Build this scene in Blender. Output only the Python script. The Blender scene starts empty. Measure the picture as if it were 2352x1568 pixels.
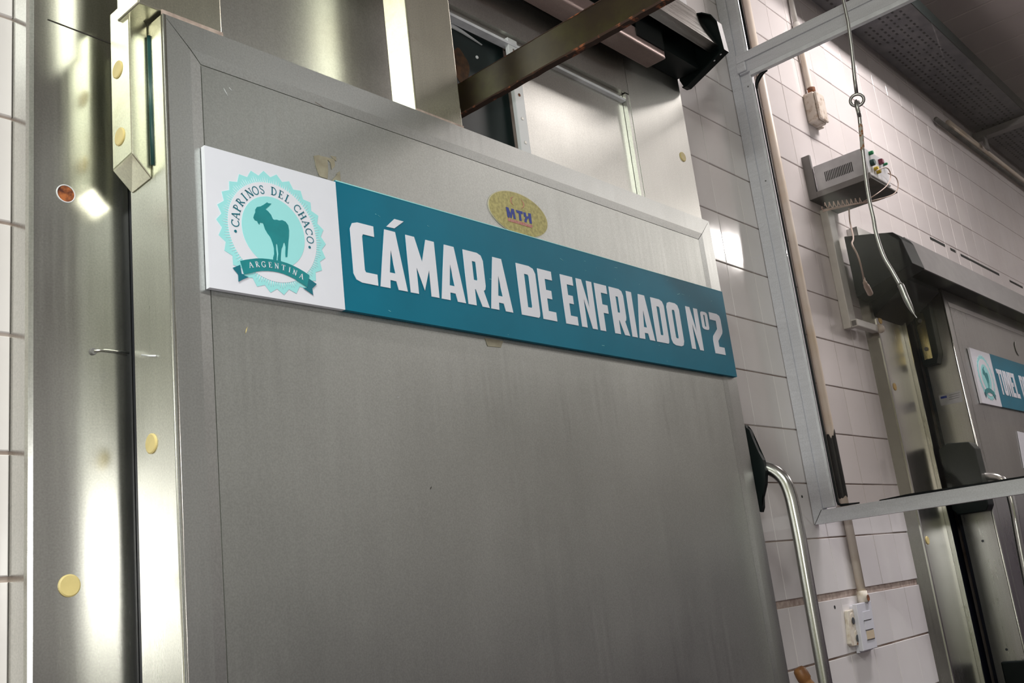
import bpy, bmesh, math, random
from mathutils import Vector, Matrix
random.seed(7)
S = bpy.context.scene
COL = S.collection

# ------------------------------------------------------------------ camera, light, exposure
# axes of the camera in the room: X runs along the tiled wall, Y into it, Z up (metres, camera at the origin)
RIGHT = Vector((0.66513849, -0.73770817, -0.11566089))
DOWN = Vector((0.11157554, 0.25133916, -0.96144658))
FWD = Vector((0.73833711, 0.6265902, 0.24948554))
FPX = 2330.02
cam_data = bpy.data.cameras.new('camera')
cam = bpy.data.objects.new('camera', cam_data)
COL.objects.link(cam)
m = Matrix((( RIGHT.x, -DOWN.x, -FWD.x, 0), (RIGHT.y, -DOWN.y, -FWD.y, 0), (RIGHT.z, -DOWN.z, -FWD.z, 0), (0, 0, 0, 1)))
cam.matrix_world = m
cam_data.sensor_width = 36
cam_data.lens = FPX / 2352 * 36
cam_data.clip_start = .02
S.camera = cam

w = bpy.data.worlds.new('world'); S.world = w; w.use_nodes = True
w.node_tree.nodes['Background'].inputs[0].default_value = (.8, .82, .85, 1)
w.node_tree.nodes['Background'].inputs[1].default_value = .15


def area(name, loc, target, sx, sy, power, col):
    l = bpy.data.lights.new(name, 'AREA'); l.shape = 'RECTANGLE'; l.size = sx; l.size_y = sy
    l.energy = power; l.color = col
    o = bpy.data.objects.new(name, l); COL.objects.link(o); o.location = loc
    o.rotation_euler = (Vector(target) - Vector(loc)).to_track_quat('-Z', 'Y').to_euler()
    return o


# the flash on top of the camera, and the fluorescent lamps on the ceiling of the room, plus one added fill
area('flash_lamp', (.03, -.03, .19), (1.6, 1.1, .35), .08, .05, 7.2, (1, .985, .96))
area('ceiling_lamp_or_fill', (-.75, -.35, 2.04), (-.75, -.35, 0), .30, 1.1, 80, (.96, 1, .92))
area('ceiling_lamp_or_fill', (3.22, .54, 2.04), (3.22, .54, 0), .8, .14, 36, (1, .965, .975))
area('ceiling_lamp_or_fill', (5.75, -.62, 2.04), (5.75, -.62, 0), .9, .16, 40, (1, .98, .98))
area('ceiling_lamp_or_fill', (2.7, -1.35, 2.05), (2.7, -1.35, 0), 1.4, .7, 6, (.97, .99, 1))  # added fill that brightens the upper left of the near door
area('ceiling_lamp_or_fill', (4.4, -1.25, 2.04), (4.4, -1.25, 0),   .9, .2, 17, (.98, .98, 1))

S.view_settings.view_transform = 'Standard'
S.view_settings.look = 'None'
S.view_settings.gamma = 1
S.view_settings.use_curve_mapping = False
S.view_settings.exposure = 0.0
S.cycles.max_bounces = 10
S.cycles.glossy_bounces = 6
S.cycles.transparent_max_bounces = 12
S.cycles.sample_clamp_indirect = 6


def at(px, py, y=None, x=None, z=None):
    """the point of a plane X=x, Y=y or Z=z that the ray of photograph pixel (px, py) meets"""
    d = RIGHT * (px - 1176) + DOWN * (py - 784) + FWD * FPX
    t = y / d.y if y is not None else (x / d.x if x is not None else z / d.z)
    return d * t


# ------------------------------------------------------------------ materials
def newmat(name):
    mt = bpy.data.materials.new(name); mt.use_nodes = True
    nt = mt.node_tree
    return mt, nt, nt.nodes['Principled BSDF']


def noise_node(nt, scale, vec=(1, 1, 1), detail=4, rough=.55):
    tc = nt.nodes.new('ShaderNodeTexCoord'); mp = nt.nodes.new('ShaderNodeMapping')
    mp.inputs['Scale'].default_value = vec
    nz = nt.nodes.new('ShaderNodeTexNoise'); nz.inputs['Scale'].default_value = scale
    nz.inputs['Detail'].default_value = detail; nz.inputs['Roughness'].default_value = rough
    nt.links.new(tc.outputs['Object'], mp.inputs[0]); nt.links.new(mp.outputs[0], nz.inputs['Vector'])
    return nz


def ramp(nt, src, stops):
    r = nt.nodes.new('ShaderNodeValToRGB')
    e = r.color_ramp.elements
    while len(e) < len(stops): e.new(.5)
    for el, (p, c) in zip(e, stops):
        el.position = p; el.color = (c if len(c) == 4 else (*c, 1))
    nt.links.new(src, r.inputs[0])
    return r


def mrange(nt, src, a, b, lo=0.3, hi=0.7):
    r = nt.nodes.new('ShaderNodeMapRange')
    r.inputs['From Min'].default_value = lo; r.inputs['From Max'].default_value = hi
    r.inputs['To Min'].default_value = a; r.inputs['To Max'].default_value = b
    nt.links.new(src, r.inputs[0]); return r


def mixcol(nt, fac, a, b):
    x = nt.nodes.new('ShaderNodeMix'); x.data_type = 'RGBA'
    nt.links.new(fac, x.inputs[0])
    if isinstance(a, tuple): x.inputs[6].default_value = (*a, 1)
    else: nt.links.new(a, x.inputs[6])
    if isinstance(b, tuple): x.inputs[7].default_value = (*b, 1)
    else: nt.links.new(b, x.inputs[7])
    return x


def steel(name, c1, c2, rough, rvar=.03, streak=(34, 34, 1.2), bump=.012, stain=None, grain=.03, amp=.07, metal=1, cloud=.05):
    mt, nt, b = newmat(name)
    n1 = noise_node(nt, 2.3, detail=5)
    n2 = noise_node(nt, 3.0, streak, detail=6, rough=.7)
    r = ramp(nt, n1.outputs[0], [(.3, c1), (.7, c2)])
    col = r.outputs[0]
    # brushed streaks in the colour
    st = mrange(nt, n2.outputs[0], 1 - amp, 1 + amp)
    mm = nt.nodes.new('ShaderNodeMix'); mm.data_type = 'RGBA'; mm.blend_type = 'MULTIPLY'; mm.inputs[0].default_value = 1
    nt.links.new(col, mm.inputs[6]); nt.links.new(st.outputs[0], mm.inputs[7]); col = mm.outputs[2]
    # fine speckle of a worn surface
    n4 = noise_node(nt, 420, detail=2)
    gr = mrange(nt, n4.outputs[0], 1 - grain * 3, 1 + grain * 3)
    m4 = nt.nodes.new('ShaderNodeMix'); m4.data_type = 'RGBA'; m4.blend_type = 'MULTIPLY'; m4.inputs[0].default_value = 1
    nt.links.new(col, m4.inputs[6]); nt.links.new(gr.outputs[0], m4.inputs[7]); col = m4.outputs[2]
    if stain:
        n3 = noise_node(nt, 5, (1, 1, 2.2), detail=8, rough=.7)
        f = mrange(nt, n3.outputs[0], 0, .6, .56, .78)
        col = mixcol(nt, f.outputs[0], col, stain).outputs[2]
    nt.links.new(col, b.inputs['Base Color'])
    b.inputs['Metallic'].default_value = metal
    rr = mrange(nt, n2.outputs[0], rough - rvar, rough + rvar)
    cl = mrange(nt, n1.outputs[0], -cloud, cloud)
    ad = nt.nodes.new('ShaderNodeMath'); ad.operation = 'ADD'; nt.links.new(rr.outputs[0], ad.inputs[0]); nt.links.new(cl.outputs[0], ad.inputs[1])
    nt.links.new(ad.outputs[0], b.inputs['Roughness'])
    bp = nt.nodes.new('ShaderNodeBump'); bp.inputs['Strength'].default_value = bump; bp.inputs['Distance'].default_value = .002
    nt.links.new(n2.outputs[0], bp.inputs['Height']); nt.links.new(bp.outputs[0], b.inputs['Normal'])
    return mt


def plain(name, c, rough=.5, metallic=0, var=.08, scale=30, spec=.5, bump=0, c2=None, lo=.35, hi=.65, coat=0):
    mt, nt, b = newmat(name)
    n = noise_node(nt, scale, detail=5)
    if c2 is None: c2 = tuple(max(0, x * (1 - var * 2)) for x in c)
    r = ramp(nt, n.outputs[0], [(lo, c2), (hi, c)])
    nt.links.new(r.outputs[0], b.inputs['Base Color'])
    b.inputs['Roughness'].default_value = rough; b.inputs['Metallic'].default_value = metallic
    b.inputs['Specular IOR Level'].default_value = spec
    b.inputs['Coat Weight'].default_value = coat
    if bump:
        bp = nt.nodes.new('ShaderNodeBump'); bp.inputs['Strength'].default_value = bump; bp.inputs['Distance'].default_value = .001
        nt.links.new(n.outputs[0], bp.inputs['Height']); nt.links.new(bp.outputs[0], b.inputs['Normal'])
    return mt


M = {}
M['door'] = steel('brushed_door_steel', (.515, .535, .505), (.60, .615, .585), .40, .03, bump=.004, amp=.02)
M['border'] = steel('border_steel', (.545, .56, .54), (.63, .645, .62), .36, .03, bump=.004, amp=.02)
M['side'] = steel('door_side_steel', (.64, .64, .59), (.72, .72, .67), .30, .04, bump=.006, amp=.04)
M['jamb'] = steel('jamb_steel', (.60, .60, .575), (.68, .68, .65), .23, .03, bump=.006, amp=.04)
M['header'] = steel('header_steel', (.60, .60, .56), (.68, .68, .64), .36, .012, bump=.003, amp=.025)
M['post'] = steel('post_steel', (.60, .60, .48), (.68, .66, .56), .28, .01, bump=0, amp=.02, stain=(.34, .27, .16))  # yellowish base carries the room's reflected light; the stain is dirt
M['hook'] = steel('cover_steel_yellow_reflection', (.62, .62, .46), (.70, .70, .56), .30, .015, bump=0, amp=.02, stain=(.40, .33, .16))  # yellow-green room reflection painted into the base colour, brown stains on top
M['track'] = steel('track_steel', (.55, .54, .50), (.66, .65, .62), .22, .05, streak=(1.2, 34, 34))
M['track_dirty'] = steel('stained_track_steel', (.50, .39, .37), (.62, .50, .47), .34, .05, streak=(2, 20, 20), stain=(.22, .12, .12))
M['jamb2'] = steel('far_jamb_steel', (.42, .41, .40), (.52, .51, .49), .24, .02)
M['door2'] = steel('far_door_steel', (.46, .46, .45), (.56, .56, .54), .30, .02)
M['chrome'] = steel('handle_steel', (.52, .51, .50), (.60, .59, .58), .26, .02, bump=.004)
M['wire'] = steel('hook_wire_steel', (.32, .31, .30), (.48, .47, .45), .34, .06, bump=.02)
M['alu'] = steel('partition_aluminium', (.60, .60, .65), (.72, .72, .77), .42, .04, streak=(40, 3, 40), metal=.2)
M['aluedge'] = plain('bright_aluminium_edge', (.80, .81, .86), .35, 0)
M['black'] = plain('black_plastic', (.005, .009, .009), .45, spec=.2)
M['rubber'] = plain('dark_blue_black_rubber', (.002, .003, .010), .5, spec=.25)
M['gasket'] = plain('black_glazing_gasket', (.004, .006, .008), .4, spec=.3)
M['seam'] = plain('dark_seam', (.03, .025, .02), .6)
M['cap'] = plain('yellow_plastic_cap', (.74, .60, .26), .45, var=.06)
M['cap2'] = plain('orange_plastic_cap', (.70, .46, .14), .45)
M['hookrust'] = plain('patchy_hook_rust', (.42, .40, .36), .5, c2=(.30, .11, .03), scale=110, lo=.42, hi=.52, bump=.3)
M['hole'] = plain('rusty_orange_foam', (.42, .13, .04), .9, c2=(.08, .02, .012), scale=90, bump=.6, lo=.4, hi=.6)
M['white'] = plain('sign_white', (.80, .81, .90), .35, var=.01)
M['teal'] = plain('sign_teal', (.0003, .165, .262), .42, var=.06, scale=8, spec=.22)
M['cyan'] = plain('seal_light_cyan', (.36, .80, .83), .35, var=.01)
M['goat'] = plain('seal_dark_teal', (.012, .27, .30), .35, var=.1, scale=30)
M['ink'] = plain('seal_ink', (.004, .16, .22), .4, var=.02)
M['pvc'] = plain('cream_pvc', (.74, .66, .58), .4, c2=(.66, .54, .40), scale=6, lo=.3, hi=.55)
M['pvcw'] = plain('white_pvc', (.66, .65, .62), .4, var=.05)
M['boxcream'] = plain('old_cream_plastic', (.72, .65, .56), .55, c2=(.52, .42, .31), scale=40, lo=.3, hi=.5, bump=.2)
M['boxdirty'] = plain('painted_box_with_dirt', (.56, .50, .44), .7, c2=(.34, .26, .20), scale=55, lo=.34, hi=.5, bump=.3)
M['rusty'] = plain('brown_rust', (.30, .10, .03), .85, c2=(.05, .02, .01), scale=70, bump=.5)
M['psu'] = plain('grey_white_enamel', (.52, .53, .56), .4, c2=(.40, .41, .43), scale=20, lo=.3, hi=.6)
M['psu_dark'] = plain('dark_sheet', (.085, .08, .075), .6, c2=(.04, .04, .035), scale=14)  # plain darker tone for the shelf and the lower strip
M['bracket_grey'] = plain('grey_bracket', (.17, .165, .165), .5)
M['green'] = plain('green_plastic', (.01, .26, .10), .4)
M['dteal'] = plain('dark_teal_plastic', (.01, .06, .06), .4)
M['red'] = plain('dark_red_plastic', (.20, .01, .05), .4)
M['yellow'] = plain('yellow_plug', (.75, .55, .03), .4)
M['cord'] = plain('pinkish_cord', (.52, .40, .34), .5)
M['wood'] = plain('worn_wood', (.42, .20, .07), .5, c2=(.20, .08, .025), scale=26)
M['film'] = plain('clear_tape_residue', (.34, .31, .23), .3, c2=(.24, .21, .15), scale=60)
M['oval'] = plain('speckled_gold_label', (.52, .46, .17), .45, c2=(.34, .29, .10), scale=160, lo=.36, hi=.62)
M['ovalrim'] = plain('pale_label_rim', (.62, .58, .42), .3)
M['blue'] = plain('label_blue', (.004, .03, .30), .4, var=.02)
M['barred'] = plain('label_red', (.45, .12, .11), .45, c2=(.55, .30, .25), scale=300)
M['whitestrip'] = plain('white_plastic_strip', (.74, .76, .78), .4, var=.02)
M['switch'] = plain('white_switch_plate', (.68, .67, .73), .35, var=.02)
M['switchb'] = plain('beige_switch', (.62, .50, .36), .4, var=.02)
M['insert'] = plain('dark_socket', (.03, .035, .045), .3)
M['yellow_steel'] = steel('yellow_tinted_steel', (.62, .50, .20), (.75, .66, .38), .25, .06)  # yellow reflection on the hanger plate is put into the steel's colour
M['tray'] = plain('grey_galvanised_tray', (.12, .12, .13), .55, .3, c2=(.075, .075, .09), scale=18)
M['slot'] = plain('tray_slot_black', (.008, .008, .012), .7)
M['slat'] = plain('ceiling_pvc', (.62, .57, .56), .35, var=.05, scale=3)
M['ceil'] = plain('ceiling_board', (.80, .795, .77), .6)
M['groutband'] = plain('brown_cement_band', (.50, .40, .35), .85, c2=(.31, .23, .20), scale=60, bump=.5)


def rail_material():
    mt, nt, b = newmat('oxidised_dark_rail')
    n = noise_node(nt, 9, (1, 1, 1), 7, .65)
    r = ramp(nt, n.outputs[0], [(.30, (.010, .004, .003)), (.5, (.022, .013, .004)), (.7, (.040, .034, .007))])
    nt.links.new(r.outputs[0], b.inputs['Base Color'])
    b.inputs['Metallic'].default_value = .35; b.inputs['Roughness'].default_value = .38
    bp = nt.nodes.new('ShaderNodeBump'); bp.inputs['Strength'].default_value = .12; bp.inputs['Distance'].default_value = .002
    n2 = noise_node(nt, 60, detail=3); nt.links.new(n2.outputs[0], bp.inputs['Height']); nt.links.new(bp.outputs[0], b.inputs['Normal'])
    return mt


M['rail'] = rail_material()
M['railrust'] = plain('flaking_orange_rust', (.30, .09, .035), .85, c2=(.03, .012, .006), scale=65, lo=.55, hi=.72, bump=.6)


def tile_material():
    mt, nt, b = newmat('glazed_white_tile')
    n = noise_node(nt, 2.2, detail=6)
    inf = nt.nodes.new('ShaderNodeObjectInfo')
    r = ramp(nt, n.outputs[0], [(.3, (.68, .635, .63)), (.7, (.78, .745, .75))])
    v = mrange(nt, inf.outputs['Random'], .95, 1.04, 0, 1)
    mm = nt.nodes.new('ShaderNodeMix'); mm.data_type = 'RGBA'; mm.blend_type = 'MULTIPLY'; mm.inputs[0].default_value = 1
    nt.links.new(r.outputs[0], mm.inputs[6]); nt.links.new(v.outputs[0], mm.inputs[7])
    nt.links.new(mm.outputs[2], b.inputs['Base Color'])
    b.inputs['Roughness'].default_value = .09
    b.inputs['Specular IOR Level'].default_value = .55
    n2 = noise_node(nt, 9, detail=2)
    bp = nt.nodes.new('ShaderNodeBump'); bp.inputs['Strength'].default_value = .10; bp.inputs['Distance'].default_value = .004
    nt.links.new(n2.outputs[0], bp.inputs['Height']); nt.links.new(bp.outputs[0], b.inputs['Normal'])
    return mt


M['tile'] = tile_material()
M['grout'] = plain('brown_grout', (.54, .47, .43), .85, c2=(.27, .18, .14), scale=7, lo=.35, hi=.6)
M['wallpaint'] = plain('room_wall_paint', (.64, .63, .61), .6, c2=(.56, .55, .54), scale=2)
M['wallgreen'] = plain('yellow_green_wall', (.42, .44, .26), .6, scale=2)
M['wallend'] = plain('pinkish_grey_wall', (.30, .28, .285), .6, scale=2)
M['added_dark_band'] = plain('dark_band_paint', (.11, .088, .11), .5, scale=3)
M['rustdark'] = plain('dim_rust', (.10, .045, .018), .9, c2=(.03, .018, .01), scale=60)
M['floor'] = plain('dark_red_floor', (.09, .06, .07), .4, c2=(.06, .04, .05), scale=3)
M['redpaint'] = plain('red_paint', (.42, .05, .05), .5)
M['dark'] = plain('unlit_interior', (.006, .009, .009), .6)  # shade of hollows put into a near-black colour
M['darkwall'] = plain('unlit_green_interior', (.012, .022, .022), .35, spec=.4)  # unlit cold room put into a near-black green


def glass_material():
    mt = bpy.data.materials.new('dusty_window_glass'); mt.use_nodes = True
    nt = mt.node_tree; nt.nodes.clear()
    out = nt.nodes.new('ShaderNodeOutputMaterial')
    tr = nt.nodes.new('ShaderNodeBsdfTransparent'); tr.inputs[0].default_value = (.86, .84, .82, 1)
    df = nt.nodes.new('ShaderNodeBsdfDiffuse'); df.inputs[0].default_value = (.55, .50, .47, 1)
    gl = nt.nodes.new('ShaderNodeBsdfGlossy'); gl.inputs['Roughness'].default_value = .02
    fr = nt.nodes.new('ShaderNodeFresnel'); fr.inputs[0].default_value = 1.24
    n = noise_node(nt, 4, (1, 1, .6), detail=6)
    f = mrange(nt, n.outputs[0], .004, .022)
    m1 = nt.nodes.new('ShaderNodeMixShader'); m2 = nt.nodes.new('ShaderNodeMixShader')
    nt.links.new(f.outputs[0], m1.inputs[0]); nt.links.new(tr.outputs[0], m1.inputs[1]); nt.links.new(df.outputs[0], m1.inputs[2])
    nt.links.new(fr.outputs[0], m2.inputs[0]); nt.links.new(m1.outputs[0], m2.inputs[1]); nt.links.new(gl.outputs[0], m2.inputs[2])
    nt.links.new(m2.outputs[0], out.inputs[0])
    return mt


M['glass'] = glass_material()


# ------------------------------------------------------------------ mesh helpers (all coordinates in metres in the room)
def link(name, mesh, mat=None, parent=None, origin=None):
    """link a mesh given in room coordinates; its origin is moved to its own centre"""
    if mat is not None and not mesh.materials: mesh.materials.append(mat)
    o = bpy.data.objects.new(name, mesh); COL.objects.link(o)
    if origin is None:
        vs = [v.co for v in mesh.vertices]
        lo = Vector(map(min, zip(*vs))); hi = Vector(map(max, zip(*vs)))
        origin = (lo + hi) / 2
    origin = Vector(origin)
    mesh.transform(Matrix.Translation(-origin))
    o.location = origin
    if parent is not None:
        o.parent = parent
        o.location = origin - WORLD[parent.name]
    WORLD[o.name] = origin
    return o


WORLD = {}


def thing(name, label, cat, loc, group=None, kind=None):
    o = bpy.data.objects.new(name, None); COL.objects.link(o)
    o.empty_display_size = .05; o.location = loc; WORLD[o.name] = Vector(loc)
    return tag(o, label, cat, group, kind)


def tag(o, label=None, cat=None, group=None, kind=None):
    if label: o['label'] = label
    if cat: o['category'] = cat
    if group: o['group'] = group
    if kind: o['kind'] = kind
    return o


def bm_mesh(name, bm, smooth=False, recalc=True):
    if recalc: bmesh.ops.recalc_face_normals(bm, faces=bm.faces)
    me = bpy.data.meshes.new(name); bm.to_mesh(me); bm.free()
    if smooth:
        for p in me.polygons: p.use_smooth = True
    return me


def bm_box(bm, x0, x1, y0, y1, z0, z1):
    v = [bm.verts.new(p) for p in ((x0, y0, z0), (x1, y0, z0), (x1, y1, z0), (x0, y1, z0), (x0, y0, z1), (x1, y0, z1), (x1, y1, z1), (x0, y1, z1))]
    for f in ((0, 3, 2, 1), (4, 5, 6, 7), (0, 1, 5, 4), (1, 2, 6, 5), (2, 3, 7, 6), (3, 0, 4, 7)): bm.faces.new([v[i] for i in f])
    return v


def box(name, x0, x1, y0, y1, z0, z1, mat, parent=None, bevel=0, seg=2):
    bm = bmesh.new(); bm_box(bm, x0, x1, y0, y1, z0, z1)
    if bevel: bmesh.ops.bevel(bm, geom=bm.edges[:], offset=bevel, segments=seg, affect='EDGES', profile=.5)
    return link(name, bm_mesh(name, bm, smooth=False), mat, parent)


def prism(name, pts, vec, mat, parent=None, bevel=0):
    """closed polygon of 3-D points pushed along vec"""
    bm = bmesh.new(); vec = Vector(vec)
    a = [bm.verts.new(p) for p in pts]; b = [bm.verts.new(Vector(p) + vec) for p in pts]
    n = len(pts)
    bm.faces.new(a); bm.faces.new(b[::-1])
    for i in range(n): bm.faces.new((a[i], b[i], b[(i + 1) % n], a[(i + 1) % n]))
    if bevel: bmesh.ops.bevel(bm, geom=bm.edges[:], offset=bevel, segments=2, affect='EDGES', profile=.5)
    bmesh.ops.triangulate(bm, faces=[f for f in bm.faces if len(f.verts) > 4])
    return link(name, bm_mesh(name, bm), mat, parent)


def bm_tube(bm, pts, rad, n=12, closed=False):
    pts = [Vector(p) for p in pts]; N = len(pts)
    rads = rad if isinstance(rad, (list, tuple)) else [rad] * N
    rings = []; ref = None
    for i, p in enumerate(pts):
        if closed: t = pts[(i + 1) % N] - pts[i - 1]
        else: t = pts[min(i + 1, N - 1)] - pts[max(i - 1, 0)]
        t.normalize()
        if ref is None:
            ref = t.cross(Vector((.3, .2, 1))); ref = ref if ref.length > .05 else t.cross(Vector((1, 0, 0)))
        ref = (ref - t * ref.dot(t)).normalized(); s = t.cross(ref)
        rings.append([bm.verts.new(p + (ref * math.cos(2 * math.pi * k / n) + s * math.sin(2 * math.pi * k / n)) * rads[i]) for k in range(n)])
    for i in range(N if closed else N - 1):
        a = rings[i]; b = rings[(i + 1) % N]
        for k in range(n): bm.faces.new((a[k], a[(k + 1) % n], b[(k + 1) % n], b[k]))
    if not closed: bm.faces.new(rings[0][::-1]); bm.faces.new(rings[-1])


def tube(name, pts, rad, mat, parent=None, n=12, closed=False):
    bm = bmesh.new(); bm_tube(bm, pts, rad, n, closed)
    return link(name, bm_mesh(name, bm, smooth=True), mat, parent)


def smoothpts(pts, sub=5):
    P = [Vector(p) for p in pts]; out = []
    for i in range(len(P) - 1):
        p0 = P[max(i - 1, 0)]; p1 = P[i]; p2 = P[i + 1]; p3 = P[min(i + 2, len(P) - 1)]
        for k in range(sub):
            t = k / sub
            out.append(.5 * ((2 * p1) + (p2 - p0) * t + (2 * p0 - 5 * p1 + 4 * p2 - p3) * t * t + (3 * p1 - p0 - 3 * p2 + p3) * t ** 3))
    out.append(P[-1]); return out


def disc(name, c, axis, r, h, mat, parent=None, n=28, dome=True):
    """round cap: c on the surface, axis pointing out of it"""
    bm = bmesh.new(); c = Vector(c); ax = Vector(axis).normalized()
    u = ax.orthogonal().normalized(); v = ax.cross(u)
    prof = [(r, 0), (r, h * .6), (r * .88, h), (0, h)] if dome else [(r, 0), (r, h), (0, h)]
    rings = []
    for rr, hh in prof[:-1]:
        rings.append([bm.verts.new(c + ax * hh + (u * math.cos(2 * math.pi * k / n) + v * math.sin(2 * math.pi * k / n)) * rr) for k in range(n)])
    for a, b in zip(rings, rings[1:]):
        for k in range(n): bm.faces.new((a[k], a[(k + 1) % n], b[(k + 1) % n], b[k]))
    bm.faces.new(rings[-1]); bm.faces.new(rings[0][::-1])
    return link(name, bm_mesh(name, bm), mat, parent)


def flat(name, loops, y, t, mat, parent=None, bev=0):
    """flat lettering or emblem: closed loops of (x, z), holes found by even-odd fill, on the plane Y=y, t thick"""
    cu = bpy.data.curves.new(name, 'CURVE'); cu.dimensions = '2D'; cu.fill_mode = 'BOTH'; cu.extrude = t / 2
    for lp in loops:
        sp = cu.splines.new('POLY'); sp.points.add(len(lp) - 1)
        for p, q in zip(sp.points, lp): p.co = (q[0], q[1], 0, 1)
        sp.use_cyclic_u = True
    tmp = bpy.data.objects.new('tmp', cu)
    COL.objects.link(tmp)
    dg = bpy.context.evaluated_depsgraph_get()
    me = bpy.data.meshes.new_from_object(tmp.evaluated_get(dg))
    bpy.data.objects.remove(tmp); bpy.data.curves.remove(cu)
    me.materials.clear()
    # (x, z, h) -> (x, y - h, z)
    me.transform(Matrix(((1, 0, 0, 0), (0, 0, -1, y - t / 2), (0, 1, 0, 0), (0, 0, 0, 1))))
    return link(name, me, mat, parent)


def dup(o, loc=None, parent=None):
    c = o.copy(); COL.objects.link(c); c.parent = parent
    if loc is not None: c.location = Vector(loc) - (WORLD[parent.name] if parent else Vector())
    WORLD[c.name] = Vector(loc) if loc is not None else WORLD[o.name]
    return c


# planes of the place
YW = 1.145      # face of the tiles
YJ = 1.110      # face of the steel door frames
YD = 1.000      # face of the door leaves
ZF, ZC = -1.45, 2.10

# ------------------------------------------------------------------ the room
fl = tag(box('floor', -2.2, 6.6, -2.7, 1.30, ZF - .06, ZF, M['floor']), 'dark floor of the room below the doors', 'floor', kind='structure')
wf = tag(box('wall_front', -2.2, 6.6, -2.76, -2.70, ZF, ZC, M['wallpaint']), 'plain wall across the room from the cold room doors', 'wall', kind='structure')
wl = tag(box('wall_left', -2.26, -2.2, -2.76, 1.30, ZF, ZC, M['wallgreen']), 'yellow green end wall of the room', 'wall', kind='structure')
wr = tag(box('wall_right', 6.6, 6.66, -2.76, 1.30, ZF, ZC, M['wallend']), 'far end wall of the room', 'wall', kind='structure')

box('added_dark_band', -2.19, 6.59, -2.699, -2.68, ZF, -.12, M['added_dark_band'], wf)  # unseen dark band, added to darken what the doors reflect low down
box('added_dark_band', 6.58, 6.599, -2.67, 1.13, ZF, .15, M['added_dark_band'], wr)  # second added band, on the end wall, for the same reflection

# ceiling with PVC slats that run away from the wall
ce = tag(box('ceiling', -2.26, 6.66, -2.76, 1.30, ZC, ZC + .05, M['ceil']), 'ceiling lined with narrow pale plastic slats', 'ceiling', kind='structure')
bm = bmesh.new(); bm_box(bm, 0, .193, -2.7, .0, -.012, 0)
bmesh.ops.bevel(bm, geom=[e for e in bm.edges if abs(e.verts[0].co.z + .012) < 1e-5 and abs(e.verts[1].co.z + .012) < 1e-5], offset=.004, segments=1, affect='EDGES')
sl = bm_mesh('slat', bm); first = None
for i in range(24):
    x = 1.9 + i * .2
    if x > 6.4: break
    p = Vector((x, 1.14, ZC - .001))
    o = bpy.data.objects.new('slat', sl)
    if not sl.materials: sl.materials.append(M['slat'])
    COL.objects.link(o); o.parent = ce; o.location = p - WORLD[ce.name]; WORLD[o.name] = p

# tiled wall: a grout bed with every tile laid on it
wb = tag(box('wall_back', -2.2, 6.6, YW + .004, YW + .16, ZF, ZC, M['grout']), 'white glazed tile wall with brown joints behind the steel doors', 'wall', kind='structure')
# a dark sheet in the frame paints the unlit opening of the first cold room


def tile_mesh(wd, ht, nm='tile'):
    bm = bmesh.new(); bm_box(bm, -wd / 2, wd / 2, -.0035, .0045, -ht / 2, ht / 2)
    fe = [e for e in bm.edges if e.verts[0].co.y < 0 and e.verts[1].co.y < 0]
    bmesh.ops.bevel(bm, geom=fe, offset=.0012, segments=1, affect='EDGES')
    me = bm_mesh(nm, bm); me.materials.append(M['tile']); return me


PX, PZ = .140, .1373
tm = tile_mesh(PX - .0015, PZ - .0028)
tmb = tile_mesh(PX - .0015, .1345 - .0028)
rows = []            # (z centre, mesh)
z = .0715
while z < ZC: rows.append((z + PZ / 2, tm)); z += PZ
rows.append((-.0635 + .1345 / 2, tmb))
z = -.078
for k in range(3): rows.append((z - .1345 / 2, tmb)); z -= .1365
rnd = random.Random(3)
far = bmesh.new()
x = 2.069 - 2 * PX
ntile = 0
while x < 6.5:
    xc = x + PX / 2
    for zc, me in rows:
        if zc > ZC - .05: continue
        if xc < 2.05 and zc < 1.25: continue            # behind the first door and its frame
        if xc > 3.05 and zc < .80: continue             # behind the second door
        if xc > 4.5:
            bm_box(far, x + .0013, x + PX - .0013, YW, YW + .008, zc - PZ / 2 + .0014, zc + PZ / 2 - .0014); continue
        o = bpy.data.objects.new('tile', me); COL.objects.link(o); o.parent = wb
        p = Vector((xc + rnd.uniform(-.0004, .0004), YW + .0035 + rnd.uniform(-.0004, .0004), zc))
        o.location = p - WORLD[wb.name]
        o.rotation_euler = (rnd.uniform(-.004, .004), 0, rnd.uniform(-.004, .004)); ntile += 1
    x += PX
ft = link('tile_field', bm_mesh('tile_field', far), M['tile'], wb); ft['kind'] = 'stuff'
# tiles left of the first frame
z = .0900
lz = [z + .136 * k for k in range(-3, 9)]
for k, z0 in enumerate(lz):
    for xc in (.4735 - PX / 2, .4735 - PX * 1.5, .4735 - PX * 2.5):
        o = bpy.data.objects.new('tile', tmb); COL.objects.link(o); o.parent = wb
        p = Vector((xc, YW + .0035, z0 + .068 if z0 > .08 else z0 + .066)); o.location = p - WORLD[wb.name]; ntile += 1
# brown cement band between two courses
bd = prism('cement_band', [(2.00, YW + .0035, -.064), (2.30, YW + .0035, -.0625), (2.59, YW + .0035, -.0635), (3.018, YW + .0035, -.0625), (3.018, YW + .0035, -.078), (2.6, YW + .0035, -.0775), (2.3, YW + .0035, -.079), (2.0, YW + .0035, -.0785)], (0, .006, 0), M['groutband'], wb)
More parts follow.
